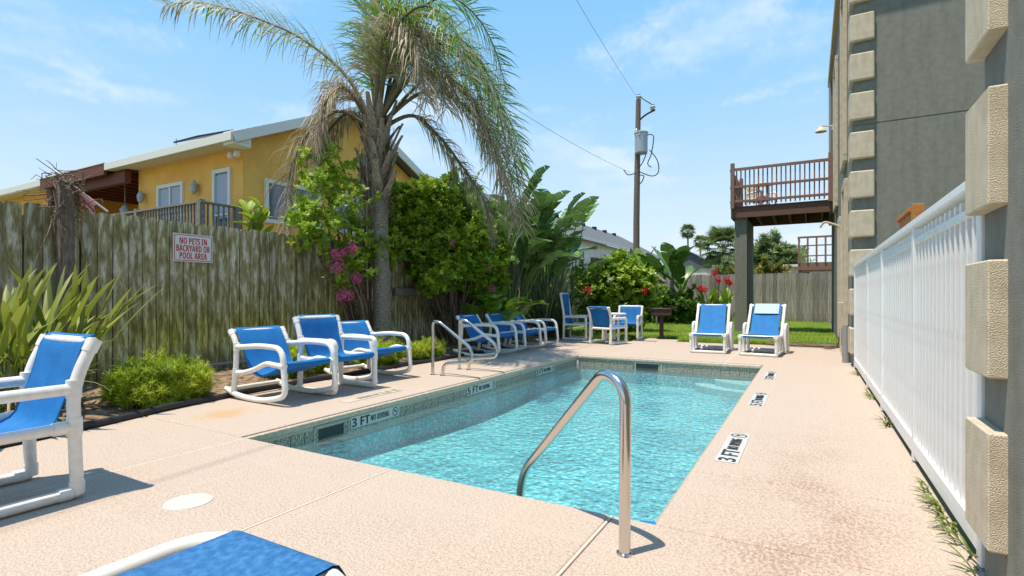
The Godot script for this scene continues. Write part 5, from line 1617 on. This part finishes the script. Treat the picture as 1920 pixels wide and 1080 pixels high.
func pool_fittings() -> void:
	mat("lid_white", lin(0.55, 0.53, 0.49), 0.5)
	mat("deck_mark", lin(0.50, 0.43, 0.36), 0.8)
	# near handrail
	var a := thing("hand_rail", "shiny stainless steel hand rail curving into the near corner of the pool", "hand rail", Vector3(-0.69, 0, -2.2))
	var m := MB.new()
	m.tube(bend([Vector3(0, -0.02, 0), Vector3(0.005, 0.71, 0.0), Vector3(-0.11, 0.77, -0.06), Vector3(-0.78, 0.06, -0.50), Vector3(-0.80, -0.55, -0.52)], 0.15, 12), 0.0245, 20)
	part("rail", m, M.steel, a)
	m = MB.new()
	m.lathe(Vector3(0, 0.0, 0), [Vector2(0.026, 0.012), Vector2(0.034, 0.008), Vector2(0.036, 0.0)], 20)
	part("flange", m, M.steel, a)
	# ladder rails on the far left side
	var b := thing("ladder_rail", "steel figure-four ladder rail on the left pool edge, nearer one", "ladder rail", Vector3(-4.65, 0, -5.95), 0, "pool ladder rails")
	m = MB.new()
	m.tube(bend([Vector3(0, -0.02, 0), Vector3(0, 0.76, 0), Vector3(0.12, 0.75, 0), Vector3(0.66, 0.40, 0), Vector3(0.67, 0.22, 0), Vector3(0.19, 0.17, 0), Vector3(0.17, -0.02, 0)], 0.12, 8), 0.022, 12)
	part("rail", m, M.steel, b)
	m = MB.new()
	for x in [0.0, 0.17]: m.lathe(Vector3(x, 0, 0), [Vector2(0.024, 0.012), Vector2(0.036, 0.008), Vector2(0.038, 0.0)], 14)
	part("flange", m, M.steel, b)
	copy(b, "steel figure-four ladder rail on the left pool edge, farther one", Vector3(-4.65, 0, -6.6))
	# markers
	var onwall := Basis(Vector3(0, 0, -1), Vector3(0, 1, 0), Vector3(1, 0, 0))
	onwall = Basis(Vector3.UP, PI / 2)
	marker("white 3 FT NO DIVING tile strip on the left pool wall beside the skimmer", Vector3(PX0 + 0.003, -0.139, -4.07), onwall, "3 FT", 0.70, 0.116)
	marker("white 5 FT NO DIVING tile strip in the middle of the left pool wall", Vector3(PX0 + 0.003, -0.139, -6.1), onwall, "5 FT", 0.74, 0.116)
	marker("white 3 FT NO DIVING tile strip near the far end of the left pool wall", Vector3(PX0 + 0.003, -0.139, -8.1), onwall, "3 FT", 0.74, 0.116)
	var right := Basis(Vector3(0, 0, -1), Vector3(-1, 0, 0), Vector3(0, 1, 0))
	marker("white 3 FT NO DIVING strip on the right deck, nearest and most legible", Vector3(-0.485, 0.002, -4.17), right, "3 FT", 0.84, 0.15)
	marker("white 5 FT NO DIVING strip on the right deck, middle one of three", Vector3(-0.475, 0.002, -6.25), right, "5 FT", 0.84, 0.15)
	marker("white 3 FT NO DIVING strip on the right deck nearest the far steps", Vector3(-0.475, 0.002, -8.2), right, "3 FT", 0.84, 0.15)
	var left := Basis(Vector3(0, 0, 1), Vector3(1, 0, 0), Vector3(0, 1, 0))
	marker("faded 3 FT NO DIVING marking on the left deck beside the rockers", Vector3(-4.24, 0.002, -4.35), left, "3 FT", 0.84, 0.14, true, false)
	marker("faded 5 FT NO DIVING marking on the left deck past the ladder rails", Vector3(-4.24, 0.002, -7.35), left, "5 FT", 0.84, 0.14, true, false)
	# skimmers
	var s := thing("pool_skimmer", "dark skimmer opening in the left pool wall by the near corner", "skimmer", Vector3(PX0, -0.10, -3.49))
	m = MB.new()
	m.box(Vector3(-0.03, -0.06, 0), Vector3(0.04, 0.16, 0.38))
	part("opening", m, M.skimmer_dark, s)
	m = MB.new()
	m.box(Vector3(0.0, 0.012, 0), Vector3(0.02, 0.02, 0.42)); m.box(Vector3(0, -0.06, 0.205), Vector3(0.02, 0.16, 0.02)); m.box(Vector3(0, -0.06, -0.205), Vector3(0.02, 0.16, 0.02))
	part("frame", m, M.grout, s)
	var s2 := thing("pool_skimmer", "dark skimmer opening in the far pool wall", "skimmer", Vector3(-2.54, -0.10, PZ0))
	m = MB.new()
	m.box(Vector3(0, -0.06, -0.03), Vector3(0.44, 0.16, 0.04))
	part("opening", m, M.skimmer_dark, s2)
	m = MB.new()
	m.box(Vector3(0, 0.012, 0), Vector3(0.48, 0.02, 0.02)); m.box(Vector3(0.235, -0.06, 0), Vector3(0.02, 0.16, 0.02)); m.box(Vector3(-0.235, -0.06, 0), Vector3(0.02, 0.16, 0.02))
	part("frame", m, M.grout, s2)
	m = MB.new()
	m.lathe(Vector3.ZERO, [Vector2(0.118, 0.0), Vector2(0.116, 0.004), Vector2(0.105, 0.006), Vector2(0.0, 0.0065)], 32)
	single("skimmer_lid", "round white skimmer lid set in the near deck", "lid", m, M.lid_white, "", Vector3(-2.905, 0.0, -1.61))
	var tp := MB.new()
	tp.box(Vector3.ZERO, Vector3(0.075, 0.004, 0.03), Basis(), 0.001)
	var ob := single("blue_patch", "small blue patch on the coping at the near right pool corner", "patch", tp, M.blue_sling, "", Vector3(-0.69, -0.008, -2.575))
	ob.rotation = Vector3(0.35, 0.35, 0)

# ---------------------------------------------------------------- furniture
func X(x: float, p: Array) -> Array:   # [y, z] pairs -> points at x
	var out := []
	for q in p: out.append(Vector3(x, q[0], q[1]))
	return out

func sling(path: Array, w: float, sag := 0.015) -> ArrayMesh:
	var m := MB.new()
	var c := curve(X(0, path), 26)
	var rows := []
	for i in c.size():
		var row := []
		for j in 9:
			var t := j / 4.0 - 1.0
			row.append(c[i] + Vector3(t * w / 2, 0, 0) + Vector3(0, -1, -0.6) * sag * (1.0 - t * t) * sin(PI * i / (c.size() - 1.0)))
		rows.append(row)
	m.sheet(rows, 0.007)
	# hems folded over the tubes at both ends and a seam along each edge
	for s in [-1.0, 1.0]:
		var e := []
		for i in c.size(): e.append(rows[i][0 if s < 0 else 8])
		m.tube(e, 0.006, 5)
	return m.mesh()

func fit(m: MB, p: Vector3, d: Vector3, r0: float, l := 0.075) -> void:   # pipe fitting: a short sleeve
	m.tube([p - d * l / 2, p - d * (l / 2 - 0.006), p + d * (l / 2 - 0.006), p + d * l / 2], [r0 * 0.95, r0, r0, r0 * 0.95], 14)

func make_rocker(label: String) -> Node3D:
	var o := thing("rocking_chair", label, "rocking chair", Vector3.ZERO, 0, "blue and white rockers along the left pool side")
	var R := 0.029
	for s in [-1.0, 1.0]:
		var x: float = 0.31 * s
		var m := MB.new()
		var run := curve(X(x, [[0.10, -0.56], [0.052, -0.36], [0.032, -0.1], [0.040, 0.14], [0.068, 0.30]]), 12)
		run.pop_back()
		m.tube(run + bend(X(x, [[0.068, 0.30], [0.11, 0.47], [0.585, 0.42], [0.595, 0.05], [0.56, -0.345]]), 0.13, 8), R, 12)
		fit(m, Vector3(x, 0.565, -0.33), Vector3(0, 0.1, 1).normalized(), R * 1.14)
		part("rocker_arm_loop", m, M.white_pipe, o)
		m = MB.new()
		m.tube(bend(X(x, [[0.06, -0.42], [0.33, -0.37], [0.60, -0.36], [0.735, -0.47]]), 0.11, 6), R, 12)
		fit(m, Vector3(x, 0.285, -0.378), Vector3(0, 1, 0.15).normalized(), R * 1.16, 0.09)
		fit(m, Vector3(x, 0.565, -0.361), Vector3(0, 1, 0), R * 1.16, 0.09)
		fit(m, Vector3(x, 0.715, -0.455), Vector3(0, 0.78, -0.62), R * 1.2, 0.06)
		part("rear_post", m, M.white_pipe, o)
		m = MB.new()
		m.tube(curve(X(x, [[0.285, -0.375], [0.295, -0.24], [0.35, -0.02], [0.415, 0.16], [0.41, 0.30], [0.405, 0.44]]), 16), R * 0.93, 12)
		fit(m, Vector3(x, 0.406, 0.42), Vector3(0, 0, 1), R * 1.15)
		part("seat_rail", m, M.white_pipe, o)
	var m := MB.new()
	m.tube([Vector3(-0.31, 0.285, -0.375), Vector3(0.31, 0.285, -0.375)], R * 0.9, 10)
	m.tube([Vector3(-0.31, 0.10, -0.50), Vector3(0.31, 0.10, -0.50)], R * 0.8, 10)
	part("cross_tube", m, M.white_pipe, o)
	m = MB.new()
	m.tube([Vector3(-0.31, 0.725, -0.463), Vector3(0.31, 0.725, -0.463)], R * 0.9, 10)
	part("top_tube", m, M.white_pipe, o)
	m = MB.new()
	m.tube([Vector3(-0.31, 0.405, 0.40), Vector3(0.31, 0.405, 0.40)], R * 0.9, 10)
	part("front_tube", m, M.white_pipe, o)
	part("sling", sling([[0.70, -0.44], [0.745, -0.492], [0.765, -0.468], [0.72, -0.425], [0.60, -0.345], [0.42, -0.25], [0.30, -0.15], [0.27, -0.03], [0.31, 0.14], [0.385, 0.32], [0.442, 0.40], [0.42, 0.44], [0.375, 0.41]], 0.53), M.blue_sling, o)
	return o

func make_dining(label: String, top := 0.86, group := "") -> Node3D:
	var o := thing("patio_chair", label, "chair", Vector3.ZERO, 0, group)
	var R := 0.031
	for s in [-1.0, 1.0]:
		var x: float = 0.30 * s
		var m := MB.new()
		m.tube(bend(X(x, [[0.03, -0.29], [0.62, -0.27], [top, -0.37]]), 0.22, 8), R, 14)
		fit(m, Vector3(x, 0.60, -0.275), Vector3(0, 1, 0), R * 1.17, 0.10)
		fit(m, Vector3(x, 0.395, -0.278), Vector3(0, 1, 0), R * 1.17, 0.10)
		fit(m, Vector3(x, 0.06, -0.289), Vector3(0, 1, 0), R * 1.17, 0.07)
		fit(m, Vector3(x, top - 0.03, -0.358), Vector3(0, 0.92, -0.39), R * 1.2, 0.07)
		part("rear_post", m, M.white_pipe, o)
		m = MB.new()
		m.tube(bend(X(x, [[0.035, 0.0], [0.035, 0.30], [0.60, 0.30], [0.60, 0.0]]), 0.045, 5), R, 14)
		fit(m, Vector3(x, 0.09, 0.30), Vector3(0, 1, 0), R * 1.16, 0.05)
		fit(m, Vector3(x, 0.395, 0.30), Vector3(0, 1, 0), R * 1.17, 0.10)
		fit(m, Vector3(x, 0.545, 0.30), Vector3(0, 1, 0), R * 1.16, 0.05)
		fit(m, Vector3(x, 0.60, 0.235), Vector3(0, 0, 1), R * 1.16, 0.05)
		part("front_leg", m, M.white_pipe, o)
		m = MB.new()
		m.tube([Vector3(x, 0.60, 0.0), Vector3(x, 0.60, -0.27)], R, 14)
		part("armrest", m, M.white_pipe, o)
		m = MB.new()
		m.tube([Vector3(x, 0.035, 0.0), Vector3(x, 0.035, -0.29)], R * 0.99, 14)
		fit(m, Vector3(x, 0.036, -0.235), Vector3(0, 0, 1), R * 1.16, 0.06)
		part("runner", m, M.white_pipe, o)
		m = MB.new()
		m.tube([Vector3(x, 0.395, 0.30), Vector3(x, 0.395, -0.278)], R * 0.95, 14)
		fit(m, Vector3(x, 0.395, -0.21), Vector3(0, 0, 1), R * 1.15, 0.06)
		part("seat_rail", m, M.white_pipe, o)
	var m := MB.new()
	m.tube([Vector3(-0.30, 0.41, 0.29), Vector3(0.30, 0.41, 0.29)], R * 0.9, 10)
	part("front_tube", m, M.white_pipe, o)
	m = MB.new()
	m.tube([Vector3(-0.30, 0.37, -0.278), Vector3(0.30, 0.37, -0.278)], R * 0.9, 10)
	part("cross_tube", m, M.white_pipe, o)
	m = MB.new()
	m.tube([Vector3(-0.30, top - 0.012, -0.364), Vector3(0.30, top - 0.012, -0.364)], R * 0.9, 10)
	part("top_tube", m, M.white_pipe, o)
	part("sling", sling([[top - 0.05, -0.352], [top - 0.005, -0.402], [top + 0.028, -0.372], [top - 0.03, -0.328], [0.66, -0.285], [0.52, -0.24], [0.41, -0.19], [0.37, -0.08], [0.375, 0.1], [0.42, 0.24], [0.447, 0.29], [0.425, 0.335], [0.375, 0.30]], 0.52), M.blue_sling, o)
	return o

func make_lounger(label: String) -> Node3D:
	var o := thing("lounge_chair", label, "lounge chair", Vector3.ZERO, 0, "blue sling loungers at the far pool end")
	var R := 0.029
	for s in [-1.0, 1.0]:
		var x: float = 0.31 * s
		var m := MB.new()
		m.tube(X(x, [[0.36, 0.62], [0.345, 0.1], [0.345, -0.30]]), R, 12)
		fit(m, Vector3(x, 0.36, 0.60), Vector3(0, 0, 1), R * 1.25, 0.09)
		part("seat_rail", m, M.white_pipe, o)
		m = MB.new()
		m.tube(X(x, [[0.36, -0.10], [0.93, -0.58]]), R, 12)
		fit(m, Vector3(x, 0.91, -0.562), Vector3(0, 0.765, -0.644), R * 1.18, 0.08)
		part("back_rail", m, M.white_pipe, o)
		m = MB.new()
		m.tube(X(x, [[0.03, 0.62], [0.03, -0.62]]), R * 0.9, 12)
		part("runner", m, M.white_pipe, o)
		for z in [0.60, 0.18, -0.26]:
			m = MB.new()
			m.tube([Vector3(x, 0.03, z), Vector3(x, 0.35, z)], R * (1.0 if z > 0.5 else 0.8), 12)
			part("leg", m, M.white_pipe, o)
		m = MB.new()
		m.tube(bend(X(x * 1.19, [[0.03, -0.10], [0.56, -0.12], [0.56, -0.50], [0.03, -0.54]]), 0.12, 6), R * 0.95, 12)
		part("armrest", m, M.white_pipe, o)
	for q in [[0.365, 0.60], [0.03, 0.60], [0.03, -0.2], [0.03, -0.60], [0.92, -0.57], [0.34, -0.28]]:
		var m := MB.new()
		m.tube([Vector3(-0.31, q[0], q[1]), Vector3(0.31, q[0], q[1])], R * 0.9, 10)
		part("cross_tube", m, M.white_pipe, o)
	var m := MB.new()
	for s in [-1.0, 1.0]:
		for t in [0.25, 0.5, 0.75, 0.93]: m.tube([Vector3(0.245 * s, 0.36 + 0.57 * t, -0.10 - 0.48 * t), Vector3(0.31 * s, 0.36 + 0.57 * t, -0.10 - 0.48 * t)], 0.006, 5)
	part("lacing", m, M.black_plastic, o)
	part("sling", sling([[0.33, 0.585], [0.365, 0.64], [0.395, 0.60], [0.365, 0.40], [0.35, 0.15], [0.36, -0.02], [0.43, -0.12], [0.65, -0.31], [0.93, -0.545], [0.955, -0.58], [0.92, -0.605]], 0.50, 0.02), M.blue_sling, o)
	return o

func furniture() -> void:
	var gr := "blue and white rockers along the left pool side"
	make_rocker("blue sling rocking chair nearest the round low bush, on the rust stain")
	var k := get_node("rocking_chair") as Node3D
	k.position = Vector3(-5.0, 0, -3.78); k.rotation.y = PI / 2 - 0.03
	copy(k, "blue sling rocking chair right of the square-legged chair, by the palm trunk", Vector3(-5.22, 0, -5.3), PI / 2 - 0.12)
	copy(k, "blue sling rocking chair in the back row, nearest the ladder rails", Vector3(-5.28, 0, -8.4), PI / 2 - 0.03)
	copy(k, "blue sling rocking chair in the middle of the back row of three", Vector3(-5.30, 0, -9.45), PI / 2 - 0.05)
	copy(k, "blue sling rocking chair at the far end of the back row of three", Vector3(-5.32, 0, -10.35), PI / 2 + 0.02)
	var d := make_dining("white pipe armchair with blue sling at the left edge of the near deck", 0.86, "blue and white armchairs")
	d.position = Vector3(-3.79, 0, -1.05)
	copy(d, "blue sling armchair with straight legs between the first two rockers", Vector3(-4.87, 0, -4.42), PI / 2 - 0.02)
	copy(d, "blue sling armchair seen from behind at the patio table", Vector3(-4.15, 0, -11.95), PI - 0.32)
	copy(d, "blue sling armchair behind the patio table, facing the pool", Vector3(-4.15, 0, -13.55), 0.1)
	var h := make_dining("tall-backed blue sling armchair seen side-on left of the patio table", 1.2, "blue and white armchairs")
	h.position = Vector3(-5.25, 0, -12.75); h.rotation.y = PI / 2 + 0.12
	# small table
	var t := thing("patio_table", "small round white patio table between the blue armchairs", "table", Vector3(-4.35, 0, -12.75))
	var m := MB.new()
	m.lathe(Vector3(0, 0.66, 0), [Vector2(0.0, 0.0), Vector2(0.37, 0.0), Vector2(0.385, 0.012), Vector2(0.385, 0.03), Vector2(0.37, 0.04), Vector2(0.0, 0.04)], 28)
	part("table_top", m, M.white_metal, t)
	for q in 4:
		var a := TAU * q / 4.0 + 0.5
		m = MB.new()
		m.tube([Vector3(cos(a) * 0.27, 0.0, sin(a) * 0.27), Vector3(cos(a) * 0.24, 0.67, sin(a) * 0.24)], 0.026, 10)
		part("leg", m, M.white_pipe, t)
	m = MB.new()
	m.tube([Vector3(0.26, 0.12, 0.14), Vector3(-0.26, 0.12, -0.14)], 0.02, 8); m.tube([Vector3(0.14, 0.12, -0.26), Vector3(-0.14, 0.12, 0.26)], 0.019, 8)
	part("stretcher", m, M.white_pipe, t)
	var bt := copy(t, "pale round table standing on the timber balcony", Vector3(-1.25, 3.785, -17.8))
	bt.scale = Vector3(0.8, 1.1, 0.8)
	var bc := copy(d, "pale armchair on the timber balcony behind its railing", Vector3(-1.35, 3.785, -18.4), 0.9)
	for q in bc.get_children():
		if q.name == "sling": (q as MeshInstance3D).material_override = M.soffit_cream
	# loungers
	var l := make_lounger("all-blue sling lounger at the far pool end, left of the pair")
	l.position = Vector3(-1.77, 0, -11.46); l.rotation.y = 0.05
	var l2 := copy(l, "blue sling lounger with a bleached headrest, right of the pair by the pier", Vector3(-0.79, 0, -11.36), -0.08)
	var bl := part("headrest", sling([[0.955, -0.565], [0.925, -0.53], [0.76, -0.39]], 0.44, 0.004), M.bleached_sling, l2, T(0, 0.008, 0.008))
	bl.set_meta("label", "bleached pale headrest panel")
	part("bleached_seat", sling([[0.392, 0.60], [0.366, 0.40], [0.352, 0.2]], 0.46, 0.018), M.bleached_sling, l2, T(0, 0.010, 0.0))
	# lounger at the bottom edge of the frame
	var c := thing("chaise_lounge", "blue sling lounger with rounded white frame at the bottom edge of the view", "lounge chair", Vector3(-1.435, 0, -0.36))
	m = MB.new()
	var y := 0.285
	m.tube(bend([Vector3(-0.35, y, 0.9), Vector3(-0.35, y, -0.71), Vector3(0.35, y, -0.71), Vector3(0.35, y, 0.9)], 0.17, 10), 0.031, 14)
	part("frame", m, M.white_pipe, c)
	for q in [[-0.35, -0.45], [0.35, -0.45], [-0.35, 0.7], [0.35, 0.7]]:
		m = MB.new()
		m.tube([Vector3(q[0], 0, q[1]), Vector3(q[0], y, q[1])], 0.03, 12)
		part("leg", m, M.white_pipe, c)
	m = MB.new()
	m.tube([Vector3(-0.35, 0.12, -0.45), Vector3(0.35, 0.12, -0.45)], 0.028, 10)
	part("cross_tube", m, M.white_pipe, c)
	m = MB.new()
	var rows := []
	for i in 24:
		var tt := i / 23.0
		var z := lerpf(-0.768, 0.85, pow(tt, 1.9))
		var hw := lerpf(0.235, 0.30, smoothstep(-0.55, 0.0, z))
		var row := []
		for j in 11:
			var u := j / 5.0 - 1.0
			var sag := 0.05 * (1.0 - u * u) * smoothstep(-0.7, -0.3, z)
			var lip := -0.065 * clampf((-0.728 - z) / 0.04, 0, 1)
			row.append(Vector3(u * hw, y + 0.036 - sag + lip, z))
		rows.append(row)
	m.sheet(rows, 0.006)
	part("sling", m, M.faded_sling, c)

# ---------------------------------------------------------------- everything else
func small_things() -> void:
	var r := RandomNumberGenerator.new()
	r.seed = 77
	# black landscape edging and a grey pipe in the bed
	var m := MB.new()
	var p := []
	for i in 44:
		var z := 2.0 - 0.25 * i
		p.append(Vector3(edge_x(z) + 0.03 + 0.02 * sin(i * 0.9), 0.03 + 0.008 * sin(i * 1.7), z))
	m.tube(p, 0.034, 8)
	single("bed_edging", "black plastic edging along the planting bed by the deck", "edging", m, M.black_plastic)
	m = MB.new()
	m.tube(curve([Vector3(-7.2, 0.16, -3.9), Vector3(-7.15, 0.17, -5.0), Vector3(-7.2, 0.16, -6.4)], 16), 0.022, 8)
	single("grey_pipe", "grey pipe lying along the foot of the mossy fence", "pipe", m, M.pipe_grey)
	# grill
	var g := thing("charcoal_grill", "rusty square charcoal grill on a post at the lawn's edge", "grill", Vector3(-3.38, 0, -13.95), 0.2)
	m = MB.new()
	m.tube([Vector3(0, 0, 0), Vector3(0, 0.60, 0)], 0.055, 10)
	part("post", m, M.rusty_iron, g)
	m = MB.new()
	m.box(Vector3(0, 0.62, 0), Vector3(0.50, 0.02, 0.40)); m.box(Vector3(0, 0.72, -0.2), Vector3(0.50, 0.2, 0.015)); m.box(Vector3(-0.243, 0.72, 0), Vector3(0.015, 0.2, 0.38)); m.box(Vector3(0.243, 0.72, 0), Vector3(0.015, 0.2, 0.38)); m.box(Vector3(0, 0.66, 0.2), Vector3(0.47, 0.06, 0.015))
	part("firebox", m, M.rusty_iron, g)
	for k in 10:
		m = MB.new()
		m.box(Vector3(-0.2 + 0.044 * k, 0.80, 0), Vector3(0.012, 0.012, 0.44))
		part("grate_bar", m, M.galvanised, g)
	m = MB.new()
	m.tube([Vector3(0.25, 0.80, 0.15), Vector3(0.38, 0.82, 0.15)], 0.012, 6); m.tube([Vector3(-0.25, 0.80, 0.15), Vector3(-0.38, 0.82, 0.15)], 0.012, 6)
	part("handle", m, M.rusty_iron, g)
	# bird house among the leaves
	var bh := thing("bird_house", "small weathered bird house on a pole among the leaves behind the grill", "bird house", Vector3(-4.9, 0, -19.5))
	m = MB.new()
	m.box(Vector3(0, 1.45, 0), Vector3(0.4, 0.5, 0.35))
	part("box", m, M.grey_timber, bh)
	m = MB.new()
	for s in [-1.0, 1.0]: m.box(Vector3(0.14 * s, 1.80, 0), Vector3(0.42, 0.03, 0.45), Basis(Vector3.BACK, -0.75 * s))
	part("roof", m, M.grey_timber, bh)
	m = MB.new()
	m.tube([Vector3(0, 1.48, 0.176), Vector3(0, 1.48, 0.182)], 0.06, 14)
	part("entrance_hole", m, M.dark_void, bh)
	m = MB.new()
	m.tube([Vector3(0, 0, 0), Vector3(0, 1.22, 0)], 0.04, 8)
	part("pole", m, M.grey_timber, bh)
	# furled flag on a pole leaning over the fence
	var f := thing("flag", "red and white striped flag hanging from a sloping pole above the fence", "flag", Vector3(-7.29, 2.12, -3.10))
	f.scale = Vector3(1.0, 1.15, 1.1)
	var tip := Vector3(0.0, 0.314, 0.454); var foot := Vector3.ZERO
	m = MB.new()
	m.tube([foot, tip], 0.011, 8)
	m.lathe(tip, [Vector2(0.0, -0.02), Vector2(0.022, 0.0), Vector2(0.0, 0.025)], 8)
	part("pole", m, M.sign_white, f)
	for k in 7:
		m = MB.new()
		var rows := []
		for i in 9:
			var t := i / 8.0
			var row := []
			for j in 2:
				var u := (k + j) / 7.0
				row.append(tip.lerp(foot, 0.27 + 0.47 * t) + Vector3(0.014 + 0.02 * sin(u * 14.0) * (0.3 + t), -u * (0.025 + 0.135 * t), 0.02 * u * t))
			rows.append(row)
		m.sheet(rows, 0.002)
		part("stripe", m, M.flag_red if k % 2 == 0 else M.flag_white, f)
	# utility pole and wires
	var u := thing("utility_pole", "tall wooden utility pole with a grey transformer beyond the far fence", "utility pole", Vector3(-7.85, 0, -27))
	m = MB.new()
	m.tube([Vector3(0, 0, 0), Vector3(0.02, 5, 0), Vector3(0.12, 11.3, 0)], [0.18, 0.165, 0.13], 12)
	part("shaft", m, M.brown_post, u)
	m = MB.new()
	var tc := Vector3(0.33, 8.45, 0.22)
	m.lathe(tc, [Vector2(0.0, 0.0), Vector2(0.29, 0.0), Vector2(0.32, 0.05), Vector2(0.33, 1.0), Vector2(0.355, 1.02), Vector2(0.355, 1.08), Vector2(0.2, 1.15), Vector2(0.0, 1.18)], 22)
	part("transformer", m, M.galvanised, u)
	m = MB.new()
	for q in [[0.18, 0.2], [0.0, 0.28], [-0.16, 0.22]]: m.lathe(tc + Vector3(q[0], 0.86, q[1] + 0.06), [Vector2(0.03, 0), Vector2(0.05, 0.04), Vector2(0.0, 0.09)], 8)
	m.lathe(tc + Vector3(-0.25, 1.1, 0), [Vector2(0.04, 0), Vector2(0.06, 0.05), Vector2(0.04, 0.1), Vector2(0.06, 0.15), Vector2(0.0, 0.25)], 8)
	part("bushing", m, M.porcelain, u)
	for q in [[Vector3(0.14, 11.3, 0), 1.0], [Vector3(0.86, 10.65, 0), 1.1]]:
		m = MB.new()
		m.lathe(q[0], [Vector2(0.05, 0), Vector2(0.14, 0.05), Vector2(0.06, 0.1), Vector2(0.16, 0.16), Vector2(0.07, 0.24), Vector2(0.1, 0.3), Vector2(0.0, 0.36)], 12)
		part("insulator", m, M.porcelain, u)
	m = MB.new()
	m.tube(curve([Vector3(0.10, 10.2, 0), Vector3(0.5, 10.48, 0), Vector3(0.98, 10.65, 0)], 8), 0.05, 8)
	part("arm", m, M.rusty_iron, u)
	for w in [[[0.6, 9.35, 0.2], [0.95, 9.3, 0.2], [0.85, 8.4, 0.2], [0.65, 7.9, 0.2], [0.85, 7.7, 0.2]], [[0.75, 8.6, 0.2], [1.15, 8.0, 0.2], [1.2, 7.4, 0.2], [0.85, 7.25, 0.2], [0.15, 7.6, 0.1]], [[0.15, 7.75, 0.1], [0.4, 8.0, 0.2], [0.6, 8.45, 0.2]], [[0.1, 7.55, 0.1], [-0.35, 7.45, 0.2], [-0.6, 7.75, 0.2]], [[0.18, 7.4, 0.1], [0.45, 7.3, 0.15], [0.3, 7.0, 0.1], [0.16, 6.9, 0.1]], [[0.14, 11.55, 0], [0.5, 11.2, 0.05], [0.84, 10.95, 0]]]:
		var pts := []
		for q in w: pts.append(Vector3(q[0], q[1], q[2]))
		m = MB.new()
		m.tube(curve(pts, 16), 0.026, 6)
		part("cable", m, M.black_plastic, u)
	var pole := Vector3(-7.85, 0, -27)
	for q in [[pole + Vector3(-0.3, 7.6, 0.1), Vector3(-7.9, 7.4, -1.5), 0.5, 0.008, "lower overhead wire running from the utility pole past the palm"], [pole + Vector3(0.1, 11.4, 0.1), Vector3(-5.0, 12.5, 5.0), 0.7, 0.008, "upper overhead wire running from the top of the utility pole"]]:
		var pts := []
		for k in 40:
			var t := k / 39.0
			pts.append((q[0] as Vector3).lerp(q[1], t) + Vector3.DOWN * q[2] * 4.0 * t * (1.0 - t))
		m = MB.new()
		m.tube(pts, q[3], 5)
		single("overhead_wire", q[4], "wire", m, M.pipe_grey)
	# garden hose by the building
	m = MB.new()
	var pts := []
	for k in 40:
		var a := k * 0.5
		pts.append(Vector3(-0.15 + cos(a) * (0.42 + 0.01 * k) , 0.022 + 0.002 * k * 0.5, -13.25 + sin(a) * 0.14))
	pts.append_array(curve([pts[-1], Vector3(0.25, 0.03, -13.0), Vector3(0.45, 0.05, -12.7), Vector3(0.53, 0.3, -12.5), Vector3(0.52, 0.7, -12.35)], 14).slice(1))
	m.tube(pts, 0.015, 6)
	single("garden_hose", "brown garden hose coiled on the deck by the grey building wall", "hose", m, M.hose)
	# dead leaves on the soil
	var dl := small_leaf(0.09, 0.025)
	var pl := []; var tn := []
	for k in 260:
		var z := r.randf_range(-12.5, -1.0)
		var x := r.randf_range(-7.2, edge_x(z) - 0.1)
		pl.append(Transform3D(Basis(Vector3.UP, r.randf() * TAU) * Basis(Vector3.RIGHT, r.randf_range(-0.3, 0.3)), Vector3(x, 0.085 + r.randf() * 0.03, z)))
		tn.append(Color(0.20, 0.12, 0.06).lerp(Color(0.42, 0.31, 0.19), r.randf()))
	var lt := swarm("leaf_litter", dl, M.leaf, pl, tn, self)
	tag(lt, "dry brown fallen leaves scattered over the planting bed", "leaf litter", "", "stuff")
